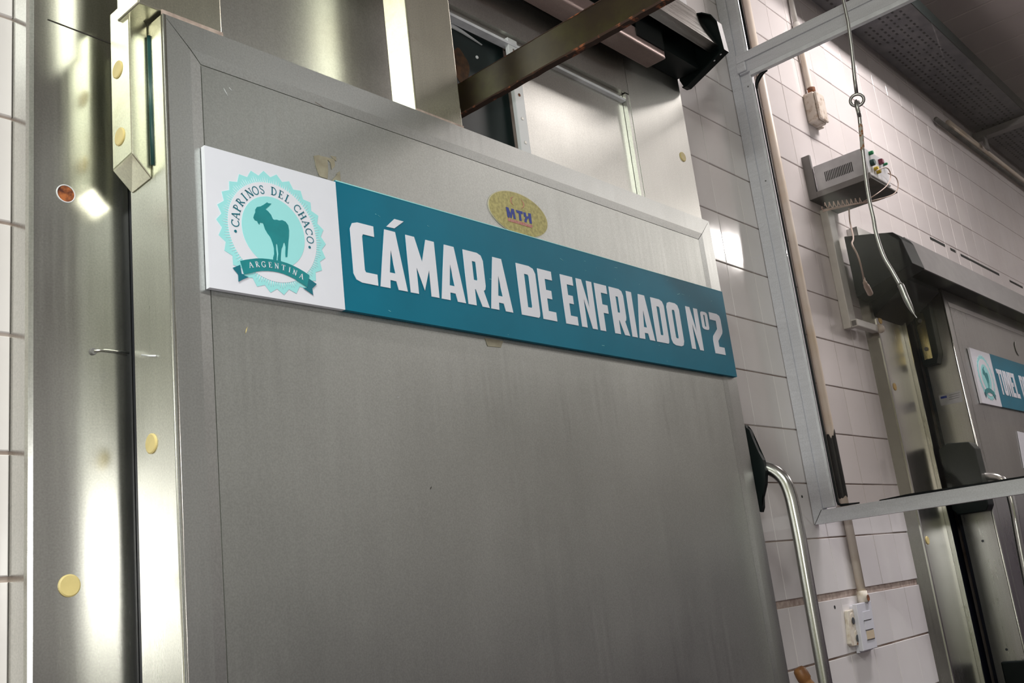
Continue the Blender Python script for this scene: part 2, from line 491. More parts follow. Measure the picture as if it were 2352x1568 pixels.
# black joints under the ceiling and small marks
for a, b_, zz in ((3.86, 4.02, 1.155), (4.08, 4.14, 1.153), (4.20, 4.70, 1.150), (4.85, 5.05, 1.146)):
    link('mould_line', (lambda bm: (bm_box(bm, a, b_, YW - .001, YW + .003, zz - .004, zz + .006), bm_mesh('mould_line', bm))[1])(bmesh.new()), M['black'], wb)
for px, py, r_ in ((1842, 1140, .0035), (1917, 1394, .0045)):
    p = at(px, py, y=YW); disc('drill_hole', p, (0, -1, 0), r_, .0006, M['dark'], wb, n=12, dome=False)


# ------------------------------------------------------------------ steel frames of the two cold room doors
def side_splay(name, x0, xw, x1, z0, z1, mat, parent):
    """jamb cover: face on Y=YJ from x0 to x1, its outer return splayed back to xw at the tiles, edge rounded"""
    r = .006
    pts = [(xw, YW + .003), (x0 - .001, YJ + r), (x0 + .001, YJ + .0018), (x0 + r, YJ), (x1, YJ), (x1, YW + .003)]
    return prism(name, [(a, b_, z0) for a, b_ in pts], (0, 0, z1 - z0), mat, parent)


f1 = tag(bpy.data.objects.new('trim_1', None), 'brushed steel frame around the first cold room door, fixed with round yellow caps', 'door frame', kind='structure')
COL.objects.link(f1); f1.location = (1.27, YJ, ZF); WORLD[f1.name] = Vector((1.27, YJ, ZF))
side_splay('jamb', .4775, .4735, .735, ZF, 1.62, M['jamb'], f1)
# right jamb, mirrored
pts = [(2.066, YW + .003), (2.061, YJ + .006), (2.058, YJ), (1.8205, YJ), (1.8205, YW + .003)]
prism('jamb', [(a, b_, ZF) for a, b_ in pts], (0, 0, 1.62 - ZF), M['header'], f1)
box('jamb_liner', 1.8075, 1.8195, YJ + .001, YW + .05, ZF, 1.085, M['header'], f1)
box('lintel', .737, 1.8190, YJ, YW, 1.0875, 1.62, M['header'], f1)
# bright ledge below the lintel and the inner lip
box('lintel_lip', .737, 1.806, YJ + .002, YJ + .02, 1.0655, 1.0715, M['aluedge'], f1)
box('lintel_recess', .737, 1.806, YJ + .010, YJ + .03, 1.0716, 1.0873, M['header'], f1)
# sheet panels that close the slot beside the rail
box('panel', 1.437, 1.806, YJ + .012, YJ + .03, .60, 1.0654, M['header'], f1)
box('panel', .737, 1.110, YJ + .004, YJ + .03, .60, 1.0654, M['header'], f1)
st = box('edge_strip', 1.4085, 1.4365, YJ + .003, YJ + .012, .60, 1.081, M['whitestrip'], f1, bevel=.001)
for zz in (1.056, .958, .907, .856):
    disc('screw', (1.4225, YJ + .003, zz), (0, -1, 0), .0034, .0008, M['side' if zz != .958 else 'rusty'], st, n=12)
# dark sheets paint the unlit cold room behind the rail slot
box('slot_dark_sheet', 1.05, 1.42, YJ + .028, YJ + .034, .60, 1.09, M['darkwall'], f1)
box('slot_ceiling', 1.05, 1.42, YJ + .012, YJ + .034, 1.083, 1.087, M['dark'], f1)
prism('ice_rim', [(1.24, YJ + .024, 1.062), (1.30, YJ + .024, 1.060), (1.355, YJ + .024, 1.054), (1.30, YJ + .024, 1.066), (1.25, YJ + .024, 1.072)], (0, .003, 0), M['whitestrip'], f1)
p = at(1058, 152, y=YJ + .0275)
prism('rust_patch', [p + Vector((.024 * math.cos(a) * (1 + .12 * math.sin(3 * a)), 0, .036 * math.sin(a) * (1 + .1 * math.cos(4 * a)))) for a in [2 * math.pi * k / 22 for k in range(22)]], (0, .0004, 0), M['rustdark'], f1)
disc('bolt', at(1095, 132, y=YJ + .0275), (0, -1, 0), .0035, .002, M['whitestrip'], f1, n=10)
# seam plates and caps
prism('sheet_seam', [(.50, YJ - .0006, .7615), (.60, YJ - .0006, .7575), (.60, YJ - .0006, .7590), (.50, YJ - .0006, .7630)], (0, .001, 0), M['seam'], f1)
cap_l = disc('screw_cap', (.517 + .0053, YJ, .0755), (0, -1, 0), .0122, .0022, M['cap'], f1)
disc('screw_cap', (2.017, YJ, .984), (0, -1, 0), .0122, .0022, M['cap'], f1)
hp = at(151, 445, y=YJ)
# round hole with foam behind
bm = bmesh.new(); bm_tube(bm, [hp + Vector((.0095 * 1.15 * math.cos(a), -.0005, .0095 * 1.15 * math.sin(a))) for a in [2 * math.pi * k / 28 for k in range(28)]], .0008, 6, True)
link('hole_rim', bm_mesh('hole_rim', bm, True), M['aluedge'], f1)
disc('open_screw_hole', hp, (0, -1, 0), .0108, .0003, M['hole'], f1, dome=False)
# bent wire left in the gap
wp = [at(x_, y_, y=YJ - .003) for x_, y_ in ((216, 806), (240, 803), (268, 806), (296, 811))]
tube('wire_tie', wp, .0016, M['side'], f1, n=8)
disc('tie_head', wp[0] + Vector((0, .003, 0)), (0, -1, 0), .0042, .003, M['bracket_grey'], f1, n=16)

f2 = tag(bpy.data.objects.new('trim_2', None), 'narrow steel frame of the far door behind the glass, with yellow caps', 'door frame', kind='structure')
COL.objects.link(f2); f2.location = (3.14, YJ, ZF); WORLD[f2.name] = Vector((3.14, YJ, ZF))
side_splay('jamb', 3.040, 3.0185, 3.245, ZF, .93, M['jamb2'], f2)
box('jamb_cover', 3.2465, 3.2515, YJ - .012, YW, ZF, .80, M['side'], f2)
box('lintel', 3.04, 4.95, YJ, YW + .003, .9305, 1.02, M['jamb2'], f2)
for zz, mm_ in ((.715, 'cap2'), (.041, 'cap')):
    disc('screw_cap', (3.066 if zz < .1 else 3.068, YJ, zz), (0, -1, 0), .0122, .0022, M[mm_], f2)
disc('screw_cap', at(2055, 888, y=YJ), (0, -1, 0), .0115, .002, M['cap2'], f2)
box('gap_shade_block', 3.252, 3.38, YJ + .012, YW + .003, ZF, .93, M['rubber'], f2)  # black block stands for the shade in the open gap


# ------------------------------------------------------------------ door leaves
def border_piece(name, q, y0, y1, yi, mat, parent):
    """one mitred border strip: q = outer a, outer b, fold b, inner b, inner a, fold a as (x, z)"""
    oa, ob, fb, ib, ia, fa = q
    bm = bmesh.new()
    front = [bm.verts.new((oa[0], y0, oa[1])), bm.verts.new((ob[0], y0, ob[1])), bm.verts.new((fb[0], y0, fb[1])), bm.verts.new((ib[0], yi, ib[1])), bm.verts.new((ia[0], yi, ia[1])), bm.verts.new((fa[0], y0, fa[1]))]
    back = [bm.verts.new((v.co.x, y1, v.co.z)) for v in front]
    bm.faces.new((front[0], front[1], front[2], front[5])); bm.faces.new((front[5], front[2], front[3], front[4]))
    bm.faces.new((back[0], back[5], back[2], back[1])); bm.faces.new((back[5], back[4], back[3], back[2]))
    for i in range(6):
        j = (i + 1) % 6
        bm.faces.new((front[i], back[i], back[j], front[j]))
    return link(name, bm_mesh(name, bm), mat, parent)


def leaf(x0, x1, ztop, wl_, wt, wr_, mats, parent, zb=ZF + .02, thick=.087, g=.0009):
    yb = YD + thick
    bm = bmesh.new(); bm_box(bm, x0, x1, YD + .0045, yb, zb, ztop)
    slab = link('slab', bm_mesh('slab', bm), mats[0], parent)
    z1 = zb + .06
    k = .70
    o = [(x0, ztop), (x1, ztop), (x1, zb), (x0, zb)]
    i_ = [(x0 + wl_, ztop - wt), (x1 - wr_, ztop - wt), (x1 - wr_, z1), (x0 + wl_, z1)]
    f_ = [(a[0] + (b_[0] - a[0]) * k, a[1] + (b_[1] - a[1]) * k) for a, b_ in zip(o, i_)]
    for s in range(4):
        t = (s + 1) % 4
        # tiny gap along the mitre
        d = Vector((o[t][0] - o[s][0], o[t][1] - o[s][1])).normalized() * g
        q = [(o[s][0] + d.x * .3, o[s][1] + d.y * .3), (o[t][0] - d.x * .3, o[t][1] - d.y * .3), (f_[t][0] - d.x, f_[t][1] - d.y), (i_[t][0] - d.x, i_[t][1] - d.y), (i_[s][0] + d.x, i_[s][1] + d.y), (f_[s][0] + d.x, f_[s][1] + d.y)]
        border_piece('border_strip', q, YD, YD + .0046, YD + .0017, mats[1], parent)
    bm = bmesh.new()
    bm_box(bm, i_[0][0] + g, i_[1][0] - g, YD + .0014, YD + .005, z1 + g, i_[0][1] - g * 1.6)
    link('front_panel', bm_mesh('front_panel', bm), mats[2], parent)
    # rounded fold of sheet along the hinge-side corner
    tube('edge_fold', [(x0 + .0028, YD + .0032, zb), (x0 + .0028, YD + .0032, ztop - .0005)], .0036, M['side'], parent, n=14)
    return slab


d1 = tag(bpy.data.objects.new('door_1', None), 'large brushed steel cold room door carrying the long blue sign', 'door', kind='structure')
COL.objects.link(d1); d1.location = (1.237, 1.04, ZF); WORLD[d1.name] = Vector((1.237, 1.04, ZF))
leaf(.592, 1.882, .751, .051, .0515, .055, (M['side'], M['border'], M['door']), d1)
box('rubber_gasket', .601, 1.872, 1.0872, 1.1085, ZF + .03, .742, M['rubber'], d1)
disc('screw_cap', (.592, 1.054, .2235), (-1, 0, 0), .0118, .002, M['cap'], d1)
# hanger posts on top of the leaf
box('hanger_post', 1.0215, 1.1245, 1.0035, 1.056, .7515, 1.30, M['post'], d1, bevel=.002)
box('hanger_post', .562, .6785, 1.0035, 1.056, .7560, 1.30, M['post'], d1, bevel=.002)
box('weld_line', .592, .6785, 1.0015, 1.0038, .7505, .7575, M['groutband'], d1)
box('weld_line', 1.0215, 1.1245, 1.0015, 1.0038, .7505, .7555, M['groutband'], d1)
# hook-shaped cover over the left edge, bottom cut on a slant
xh, xd, yf, ybk = .5668, .5918, 1.036, 1.0835
bm = bmesh.new()
pv = [(xh, yf, .5705), (xd, yf, .5435), (xd, ybk, .5405), (xh, ybk, .5655), (xh, yf, .782), (xd, yf, .752), (xd, ybk, .752), (xh, ybk, .782)]
vv = [bm.verts.new(p) for p in pv]
for f in ((0, 3, 2, 1), (4, 5, 6, 7), (0, 1, 5, 4), (1, 2, 6, 5), (2, 3, 7, 6), (3, 0, 4, 7)): bm.faces.new([vv[i] for i in f])
bmesh.ops.bevel(bm, geom=bm.edges[:], offset=.0018, segments=2, affect='EDGES', profile=.5)
hk = link('edge_cover', bm_mesh('edge_cover', bm), M['hook'], d1)
for zz, yy in ((.695, 1.0655), (.603, 1.0635)):
    disc('screw_cap', (xh, yy, zz), (-1, 0, 0), .0115, .0018, M['cap'], hk)
tube('seal_bead', [(xd - .0005, yf - .003, .560), (xd - .0005, yf - .003, .735)], .0026, M['dteal'], hk, n=8)
# wire end on the side of the leaf
tube('wire_tie', [at(326, 815, x=.5905), at(343, 817, x=.5905), at(357, 817, x=.5905)], .0012, M['aluedge'], d1, n=8)
# grab handle on the right edge with its black latch plate
zc = .2225
hx = 1.925
pl = [at(px, py, x=1.905) for px, py in ((1711, 975), (1714, 982), (1721, 987), (1728, 1006), (1741, 1036), (1752, 1056), (1758, 1080), (1757, 1112), (1750, 1142), (1751, 1165), (1748, 1176), (1738, 1172), (1700, 1100))]
prism('latch_plate', pl, (.012, 0, 0), M['black'], d1)
hp1 = [at(px, py, x=hx) for px, py in ((1722, 1073), (1746, 1072), (1768, 1077), (1788, 1088), (1804, 1107), (1816, 1138), (1825, 1177), (1838, 1242), (1853, 1328), (1870, 1424), (1893, 1552), (1912, 1660))]
last = hp1[-1]
hp1 += [last + Vector((0, 0, -.06)), last + Vector((0, .03, -.09)), last + Vector((0, .06, -.10))]
hd = tube('grab_handle', smoothpts(hp1, 5), .0135, M['chrome'], d1, n=24)
cdir = (hp1[1] - hp1[0]).normalized()
for k_, (off, rr, mt_) in enumerate(((-.002, .0185, 'chrome'), (.0035, .0195, 'black'), (.008, .0175, 'yellow_steel'))):
    c_ = hp1[1] + cdir * (off - .008)
    tube('collar_ring', [c_, c_ + cdir * .0042], rr, M[mt_], hd, n=24)

# ---- the long sign
YS = .9925
sg = thing('name_sign', 'long blue-green sign with a white goat seal square, on the near steel door', 'sign', (1.25, YS, .40))
box('sign_board', .8395, 1.8725, YS, YD - .0002, .4005, .5865, M['teal'], sg)
prism('white_board', [(.6365, YS, .3993), (.8390, YS, .4005), (.8392, YS, .5837), (.6375, YS, .5825)], (0, YD - .0002 - YS, 0), M['white'], sg)

G = {
 'C': [[(1, 1), (.32, 1), (.1, .965), (0, .87), (0, .13), (.1, .035), (.32, 0), (1, 0), (1, .185), (.52, .185), (.48, .22), (.48, .78), (.52, .82), (1, .82)]],
 'A': [[(0, 0), (.32, 1), (.72, 1), (1, 0), (.66, 0), (.60, .14), (.38, .14), (.36, 0)], [(.385, .27), (.60, .27), (.49, .66)]],
 'M': [[(0, 0), (0, 1), (.30, 1), (.5, .58), (.70, 1), (1, 1), (1, 0), (.72, 0), (.72, .46), (.5, .08), (.28, .46), (.28, 0)]],
 'R': [[(0, 0), (0, 1), (.66, 1), (.84, .965), (.92, .87), (.92, .40), (.88, .33), (.80, .30), (1, 0), (.66, 0), (.42, .30), (.38, .30), (.38, 0)], [(.38, .82), (.38, .47), (.54, .47), (.56, .50), (.56, .79), (.54, .82)]],
 'D': [[(0, 0), (0, 1), (.68, 1), (.90, .965), (1, .87), (1, .10), (.97, .03), (.90, 0)], [(.38, .82), (.38, .17), (.58, .17), (.62, .20), (.62, .79), (.58, .82)]],
 'E': [[(0, 0), (0, 1), (1, 1), (1, .82), (.46, .82), (.46, .60), (.84, .60), (.84, .43), (.46, .43), (.46, .18), (1, .18), (1, 0)]],
 'N': [[(0, 0), (0, 1), (.34, 1), (.66, .40), (.66, 1), (1, 1), (1, 0), (.68, 0), (.34, .60), (.34, 0)]],
 'F': [[(0, 0), (0, 1), (1, 1), (1, .82), (.46, .82), (.46, .57), (.88, .57), (.88, .39), (.46, .39), (.46, 0)]],
 'I': [[(0, 0), (0, 1), (1, 1), (1, 0)]],
 'O': [[(0, .13), (0, .87), (.09, .965), (.28, 1), (.72, 1), (.91, .965), (1, .87), (1, .13), (.91, .035), (.72, 0), (.28, 0), (.09, .035)], [(.38, .20), (.38, .80), (.42, .83), (.58, .83), (.62, .80), (.62, .20), (.58, .17), (.42, .17)]],
 '2': [[(0, 0), (0, .33), (.06, .42), (.54, .62), (.54, .82), (.0, .82), (.0, 1), (.72, 1), (.93, .965), (1, .88), (1, .60), (.94, .53), (.45, .32), (.45, .18), (.92, .18), (.92, 0)]],
 'T': [[(.32, 0), (.32, .82), (0, .82), (0, 1), (1, 1), (1, .82), (.70, .82), (.70, 0)]],
 'U': [[(0, 1), (.36, 1), (.36, .18), (.64, .18), (.64, 1), (1, 1), (1, .12), (.90, .03), (.72, 0), (.28, 0), (.10, .03), (0, .12)]],
 'L': [[(0, 0), (0, 1), (.45, 1), (.45, .18), (1, .18), (1, 0)]],
}
ZB, ZT = .4435, .5310


def letter(ch, x0, x1, parent, z0=ZB, z1=ZT, y=YS, mat=None):
    loops = [[(x0 + (x1 - x0) * u, z0 + (z1 - z0) * v) for u, v in lp] for lp in G[ch]]
    return flat('letter', loops, y, .0008, mat or M['white'], parent)


for ch, a, b_ in (('C', .858, .9005), ('A', .9046, .9553), ('M', .9610, 1.0178), ('A', 1.0224, 1.0735), ('R', 1.0788, 1.1258), ('A', 1.1293, 1.1804),
                  ('D', 1.2012, 1.2478), ('E', 1.2548, 1.2905), ('E', 1.3144, 1.3480), ('N', 1.3580, 1.4022), ('F', 1.4103, 1.4460), ('R', 1.4537, 1.4994),
                  ('I', 1.5070, 1.5235), ('A', 1.5296, 1.5806), ('D', 1.5868, 1.6300), ('O', 1.6395, 1.6838), ('N', 1.7100, 1.7540), ('2', 1.7990, 1.8430)):
    letter(ch, a, b_, sg)
letter('O', 1.7645, 1.7908, sg, .4905, .5285)
flat('accent', [[(.9255, .5362), (.9405, .5365), (.9601, .5511), (.9422, .5513)]], YS, .0008, M['white'], sg)


def seal(parent, cx, cz, R, y, sx=1.0, detail=True):
    """the round goat seal; R = radius of the scalloped edge"""
    T = lambda u, v: (cx + u * sx, cz + v)
    y1, y2, y3, y4 = y, y - .0004, y - .0008, y - .0012
    n = 26; lp = []
    for k in range(n):
        a = 2 * math.pi * k / n
        lp.append(T(R * math.cos(a), R * math.sin(a))); a += math.pi / n
        lp.append(T(R * .915 * math.cos(a), R * .915 * math.sin(a)))
    flat('seal_burst', [lp], y1, .0004, M['cyan'], parent)
    circ = lambda r, m_=64: [T(r * math.cos(2 * math.pi * k / m_), r * math.sin(2 * math.pi * k / m_)) for k in range(m_)]
    if detail:
        ticks = []
        for k in range(130):
            a = 2 * math.pi * k / 130; d = .006; L = R * (.885 + .025 * math.cos(k * 2 * math.pi / 5))
            r0 = R * .79
            ticks.append([T(r0 * math.cos(a - d * 1.5), r0 * math.sin(a - d * 1.5)), T(L * math.cos(a), L * math.sin(a)), T(r0 * math.cos(a + d * 1.5), r0 * math.sin(a + d * 1.5))])
        tk = flat('seal_rays', ticks, y2, .0003, M['white'], parent)
    flat('seal_ring', [circ(R * .807)], y2 - .0001, .0004, M['white'], parent)
    flat('seal_disc', [circ(R * .575)], y3, .0004, M['cyan'], parent)
    goat = [(0.7237,0.5266),(0.7251,0.5257),(0.7300,0.5262),(0.7266,0.5222),(0.7206,0.5164),(0.7243,0.5145),(0.7285,0.5106),(0.7308,0.5056),(0.7325,0.5047),(0.7370,0.5058),(0.7405,0.5054),(0.7451,0.5070),(0.7504,0.5058),(0.7541,0.5017),(0.7550,0.4947),(0.7541,0.4865),(0.7523,0.4765),(0.7508,0.4667),(0.7496,0.4578),(0.7469,0.4569),(0.7469,0.4621),(0.7479,0.4709),(0.7466,0.4770),(0.7446,0.4751),(0.7434,0.4709),(0.7414,0.4673),(0.7401,0.4608),(0.7392,0.4536),(0.7392,0.4489),(0.7343,0.4483),(0.7346,0.4527),(0.7361,0.4593),(0.7356,0.4670),(0.7352,0.4724),(0.7334,0.4721),(0.7330,0.4649),(0.7336,0.4588),(0.7326,0.4500),(0.7279,0.4500),(0.7277,0.4523),(0.7297,0.4581),(0.7299,0.4659),(0.7285,0.4719),(0.7263,0.4778),(0.7247,0.4806),(0.7215,0.4839),(0.7183,0.4887),(0.7161,0.4953),(0.7154,0.4967),(0.7110,0.4963),(0.7100,0.4933),(0.7080,0.4952),(0.7073,0.4974),(0.7034,0.4981),(0.7017,0.5009),(0.7030,0.5051),(0.7049,0.5086),(0.7052,0.5126),(0.7080,0.5167),(0.7133,0.5187),(0.7178,0.5218)]
    k_ = R / .0825
    L_ = lambda pts: [T((a - .7317) * k_, (b_ - .4880) * k_) for a, b_ in pts]
    flat('ribbon_tail', [L_([(.6684,.4290),(.6791,.4347),(.6806,.4234),(.6839,.4232),(.6846,.4218),(.6904,.4209),(.6827,.4170),(.6756,.4124),(.6756,.4218)])], y3 - .0001, .0004, M['ink'], parent)
    flat('ribbon_tail', [L_([(.7824,.4387),(.7815,.4341),(.7937,.4286),(.7860,.4213),(.7867,.4124),(.7791,.4163),(.7712,.4198),(.7777,.4211)])], y3 - .0001, .0004, M['ink'], parent)
    flat('goat_emblem', [L_(goat)], y4, .0004, M['goat'], parent)
    flat('ribbon', [L_([(.6791,.4396),(.6858,.4422),(.6926,.4443),(.7020,.4470),(.7115,.4487),(.7210,.4497),(.7305,.4501),(.7395,.4500),(.7482,.4492),(.7575,.4475),(.7659,.4452),(.7745,.4422),(.7824,.4387),(.7777,.4216),(.7715,.4245),(.7645,.4273),(.7577,.4300),(.7505,.4320),(.7425,.4336),(.7347,.4344),(.7268,.4343),(.7190,.4336),(.7100,.4320),(.7018,.4297),(.6925,.4262),(.6839,.4232)])], y4 - .0001, .0004, M['goat'], parent)
    return T


# serif capitals drawn as strokes on a unit-high body: (width, [(points, thickness), ...])
def arc(cx, cy, rx, ry, a0, a1, n=10):
    return [(cx + rx * math.cos(math.radians(a0 + (a1 - a0) * i / n)), cy + ry * math.sin(math.radians(a0 + (a1 - a0) * i / n))) for i in range(n + 1)]


TH, TN, SF = .15, .07, .055
SERIF = {
 'C': (.80, [(arc(.44, .5, .40, .47, 48, 312), .11), ([(.72, .98), (.72, .72)], TN), ([(.72, .22), (.74, .10)], TN)]),
 'A': (.86, [([(.10, 0), (.42, 1)], TN), ([(.42, 1), (.78, 0)], TH), ([(.20, .36), (.62, .36)], TN), ([(0, .03), (.24, .03)], SF), ([(.62, .03), (.92, .03)], SF)]),
 'P': (.66, [([(.20, 0), (.20, 1)], TH), (arc(.26, .73, .32, .25, 90, -90), .09), ([(.05, .03), (.38, .03)], SF), ([(.05, .97), (.3, .97)], SF)]),
 'R': (.76, [([(.20, 0), (.20, 1)], TH), (arc(.26, .73, .30, .25, 90, -90), .09), ([(.36, .48), (.74, 0)], TH * .9), ([(.05, .03), (.36, .03)], SF), ([(.05, .97), (.3, .97)], SF)]),
 'I': (.36, [([(.18, 0), (.18, 1)], TH), ([(.02, .03), (.34, .03)], SF), ([(.02, .97), (.34, .97)], SF)]),
 'N': (.86, [([(.16, 0), (.16, 1)], TN), ([(.12, 1), (.72, 0)], TH), ([(.72, 0), (.72, 1)], TN), ([(.02, .03), (.30, .03)], SF), ([(0, .97), (.2, .97)], SF), ([(.58, .97), (.86, .97)], SF)]),
 'O': (.88, [(arc(.44, .5, .38, .47, 0, 360, 20), .10)]),
 'S': (.60, [([(.52, .76), (.46, .92), (.30, .98), (.12, .90), (.08, .74), (.18, .60), (.40, .46), (.52, .30), (.48, .10), (.30, .02), (.12, .08), (.06, .26)], .10)]),
 'D': (.84, [([(.20, 0), (.20, 1)], TH), (arc(.26, .5, .48, .47, 90, -90, 12), .10), ([(.05, .03), (.3, .03)], SF), ([(.05, .97), (.3, .97)], SF)]),
 'E': (.66, [([(.20, 0), (.20, 1)], TH), ([(.05, .97), (.60, .97)], SF), ([(.05, .03), (.62, .03)], SF), ([(.2, .52), (.46, .52)], SF), ([(.60, .99), (.60, .80)], SF), ([(.63, .01), (.63, .22)], SF), ([(.46, .62), (.46, .42)], SF)]),
 'L': (.64, [([(.20, 0), (.20, 1)], TH), ([(.05, .97), (.36, .97)], SF), ([(.05, .03), (.60, .03)], SF), ([(.61, .01), (.61, .24)], SF)]),
 'H': (.88, [([(.18, 0), (.18, 1)], TH), ([(.70, 0), (.70, 1)], TH), ([(.18, .52), (.70, .52)], TN), ([(.04, .03), (.32, .03)], SF), ([(.04, .97), (.32, .97)], SF), ([(.56, .03), (.84, .03)], SF), ([(.56, .97), (.84, .97)], SF)]),
 'G': (.84, [(arc(.44, .5, .40, .47, 48, 300), .11), ([(.72, .98), (.72, .72)], TN), ([(.70, .08), (.70, .42)], TH), ([(.55, .43), (.84, .43)], SF)]),
 'T': (.72, [([(.36, 0), (.36, 1)], TH), ([(.04, .97), (.68, .97)], SF), ([(.04, .99), (.04, .78)], SF), ([(.68, .99), (.68, .78)], SF), ([(.2, .03), (.52, .03)], SF)]),
}


def serif_letter(ch, cx, cz, h, ang, y, mat, parent, sx=1):
    wd, strokes = SERIF[ch]
    bm = bmesh.new(); ca, sa = math.cos(ang), math.sin(ang)
    for pts, t in strokes:
        L = []; Rr = []
        for i, p in enumerate(pts):
            a = Vector(pts[max(i - 1, 0)]); b_ = Vector(pts[min(i + 1, len(pts) - 1)])
            d = (b_ - a).normalized(); n_ = Vector((-d.y, d.x)) * t / 2
            for lst, q in ((L, Vector(p) + n_), (Rr, Vector(p) - n_)):
                u = (q.x - wd / 2) * h; v = (q.y - .5) * h
                lst.append(bm.verts.new((cx + (u * ca - v * sa) * sx, y, cz + u * sa + v * ca)))
        for i in range(len(L) - 1): bm.faces.new((L[i], L[i + 1], Rr[i + 1], Rr[i]))
    r = bmesh.ops.extrude_face_region(bm, geom=bm.faces[:])
    bmesh.ops.translate(bm, verts=[g for g in r['geom'] if isinstance(g, bmesh.types.BMVert)], vec=(0, .0003, 0))
    return link('seal_letter', bm_mesh('seal_letter', bm), mat, parent)


SC = (.7317, .4880)
YP = YS - .0001
seal(sg, SC[0], SC[1], .0825, YP)
angs = [180 - 10.7 * i for i in range(8)] + [86.5, 75.5, 64.5] + [46.5 - 11.5 * i for i in range(5)]
for ch, a in zip('CAPRINOSDELCHACO', angs):
    r_ = .0565
    serif_letter(ch, SC[0] + r_ * math.cos(math.radians(a)), SC[1] + r_ * math.sin(math.radians(a)), .0112, math.radians(a - 90), YP - .0013, M['ink'], sg)
for a, b_ in ((.6749, .4775), (.7863, .4780)):
    disc('seal_dot', (a, YP - .0009, b_), (0, -1, 0), .0019, .0005, M['ink'], sg, n=16, dome=False)
argc = [(.6938, .4369), (.7032, .4394), (.7126, .4410), (.7222, .4420), (.7321, .4424), (.7423, .4419), (.7515, .4406), (.7595, .4385), (.7696, .4350)]
for i, (ch, c_) in enumerate(zip('ARGENTINA', argc)):
    a = argc[max(i - 1, 0)]; b_ = argc[min(i + 1, 8)]
    serif_letter(ch, c_[0], c_[1], .0075, math.atan2(b_[1] - a[1], b_[0] - a[0]), YP - .0021, M['white'], sg)
# scratches and worn top edge of the sign
rs = random.Random(5)
for k in range(26):
    x_ = rs.uniform(.86, 1.86); z_ = rs.choice([rs.uniform(.545, .582), rs.uniform(.405, .58)]); L_ = rs.uniform(.001, .010); a = rs.uniform(-.5, .3)
    t_ = rs.uniform(.0002, .0005)
    flat('scratch', [[(x_, z_), (x_ + L_ * math.cos(a), z_ + L_ * math.sin(a)), (x_ + L_ * math.cos(a) + .0003, z_ + L_ * math.sin(a) - t_), (x_ + .0002, z_ - t_)]], YS, .0003, M['cyan'], sg)
flat('worn_edge', [[(.8395, .5850), (1.86, .5860), (1.86, .5865), (.8395, .5865)]], YS, .0004, M['cyan'], sg)

# oval maker's label
ov = thing('oval_label', 'speckled gold oval label with blue letters above the blue sign', 'label', (1.236, YD, .588))
el = lambda rx, rz, n=48, c=(1.2362, .6262): [(c[0] + rx * math.cos(2 * math.pi * k / n), c[1] + rz * math.sin(2 * math.pi * k / n)) for k in range(n)]
flat('label_rim', [el(.0752, .0392)], YD + .0016, .0010, M['ovalrim'], ov)
flat('label_face', [el(.0735, .0378)], YD + .0006, .0004, M['oval'], ov)
y_ = YD + .0002
flat('letter', [[(1.2053, .6141), (1.2037, .6319), (1.2100, .6321), (1.2140, .6225), (1.2175, .6322), (1.2234, .6323), (1.2259, .6146), (1.2205, .6145), (1.2195, .6255), (1.2150, .6143), (1.2120, .6143), (1.2102, .6255), (1.2100, .6141)]], y_, .0004, M['blue'], ov)
flat('letter', [[(1.2290, .6322), (1.2456, .6328), (1.2453, .6280), (1.2405, .6279), (1.2405, .6149), (1.2345, .6148), (1.2350, .6277), (1.2305, .6276)]], y_, .0004, M['blue'], ov)
flat('letter', [[(1.2474, .6323), (1.2540, .6326), (1.2545, .6262), (1.2600, .6275), (1.2605, .6334), (1.2671, .6339), (1.2668, .6152), (1.2610, .6151), (1.2608, .6240), (1.2570, .6225), (1.2540, .6190), (1.2530, .6149), (1.2474, .6147), (1.2490, .6200), (1.2520, .6240), (1.2480, .6250)]], y_, .0004, M['blue'], ov)
flat('label_bar', [[(1.2050, .6123), (1.2671, .6130), (1.2660, .6074), (1.2054, .6075)]], y_, .0004, M['barred'], ov)
a1 = [(1.235 + .0165 * math.cos(math.radians(a)), .6468 + .0098 * math.sin(math.radians(a))) for a in range(120, 236, 8)]
a2 = [(1.235 + .0165 * math.cos(math.radians(a)), .6468 + .0098 * math.sin(math.radians(a))) for a in range(-58, 62, 8)]
for a_ in (a1, a2):
    tube('label_arc', [(p[0], y_, p[1]) for p in a_], [.0003 + .0006 * math.sin(math.pi * i / (len(a_) - 1)) for i in range(len(a_))], M['barred'], ov, n=6)

# small chips and smudges of the door skin
for px, py, L_, a_, mt_ in ((566, 758, .010, 70, 'cap'), (519, 212, .012, -60, 'aluedge'), (735, 241, .018, -15, 'rusty'), (915, 912, .006, 10, 'aluedge'), (990, 1120, .005, 60, 'seam'), (530, 205, .006, -50, 'aluedge')):
    c_ = at(px, py, y=YD + .0011); dx, dz = L_ / 2 * math.cos(math.radians(a_)), L_ / 2 * math.sin(math.radians(a_))
    flat('paint_chip', [[(c_.x - dx, c_.z - dz), (c_.x + .0006, c_.z - .0002), (c_.x + dx, c_.z + dz), (c_.x - .0006, c_.z + .0004)]], YD + .0013, .0003, M[mt_], d1)
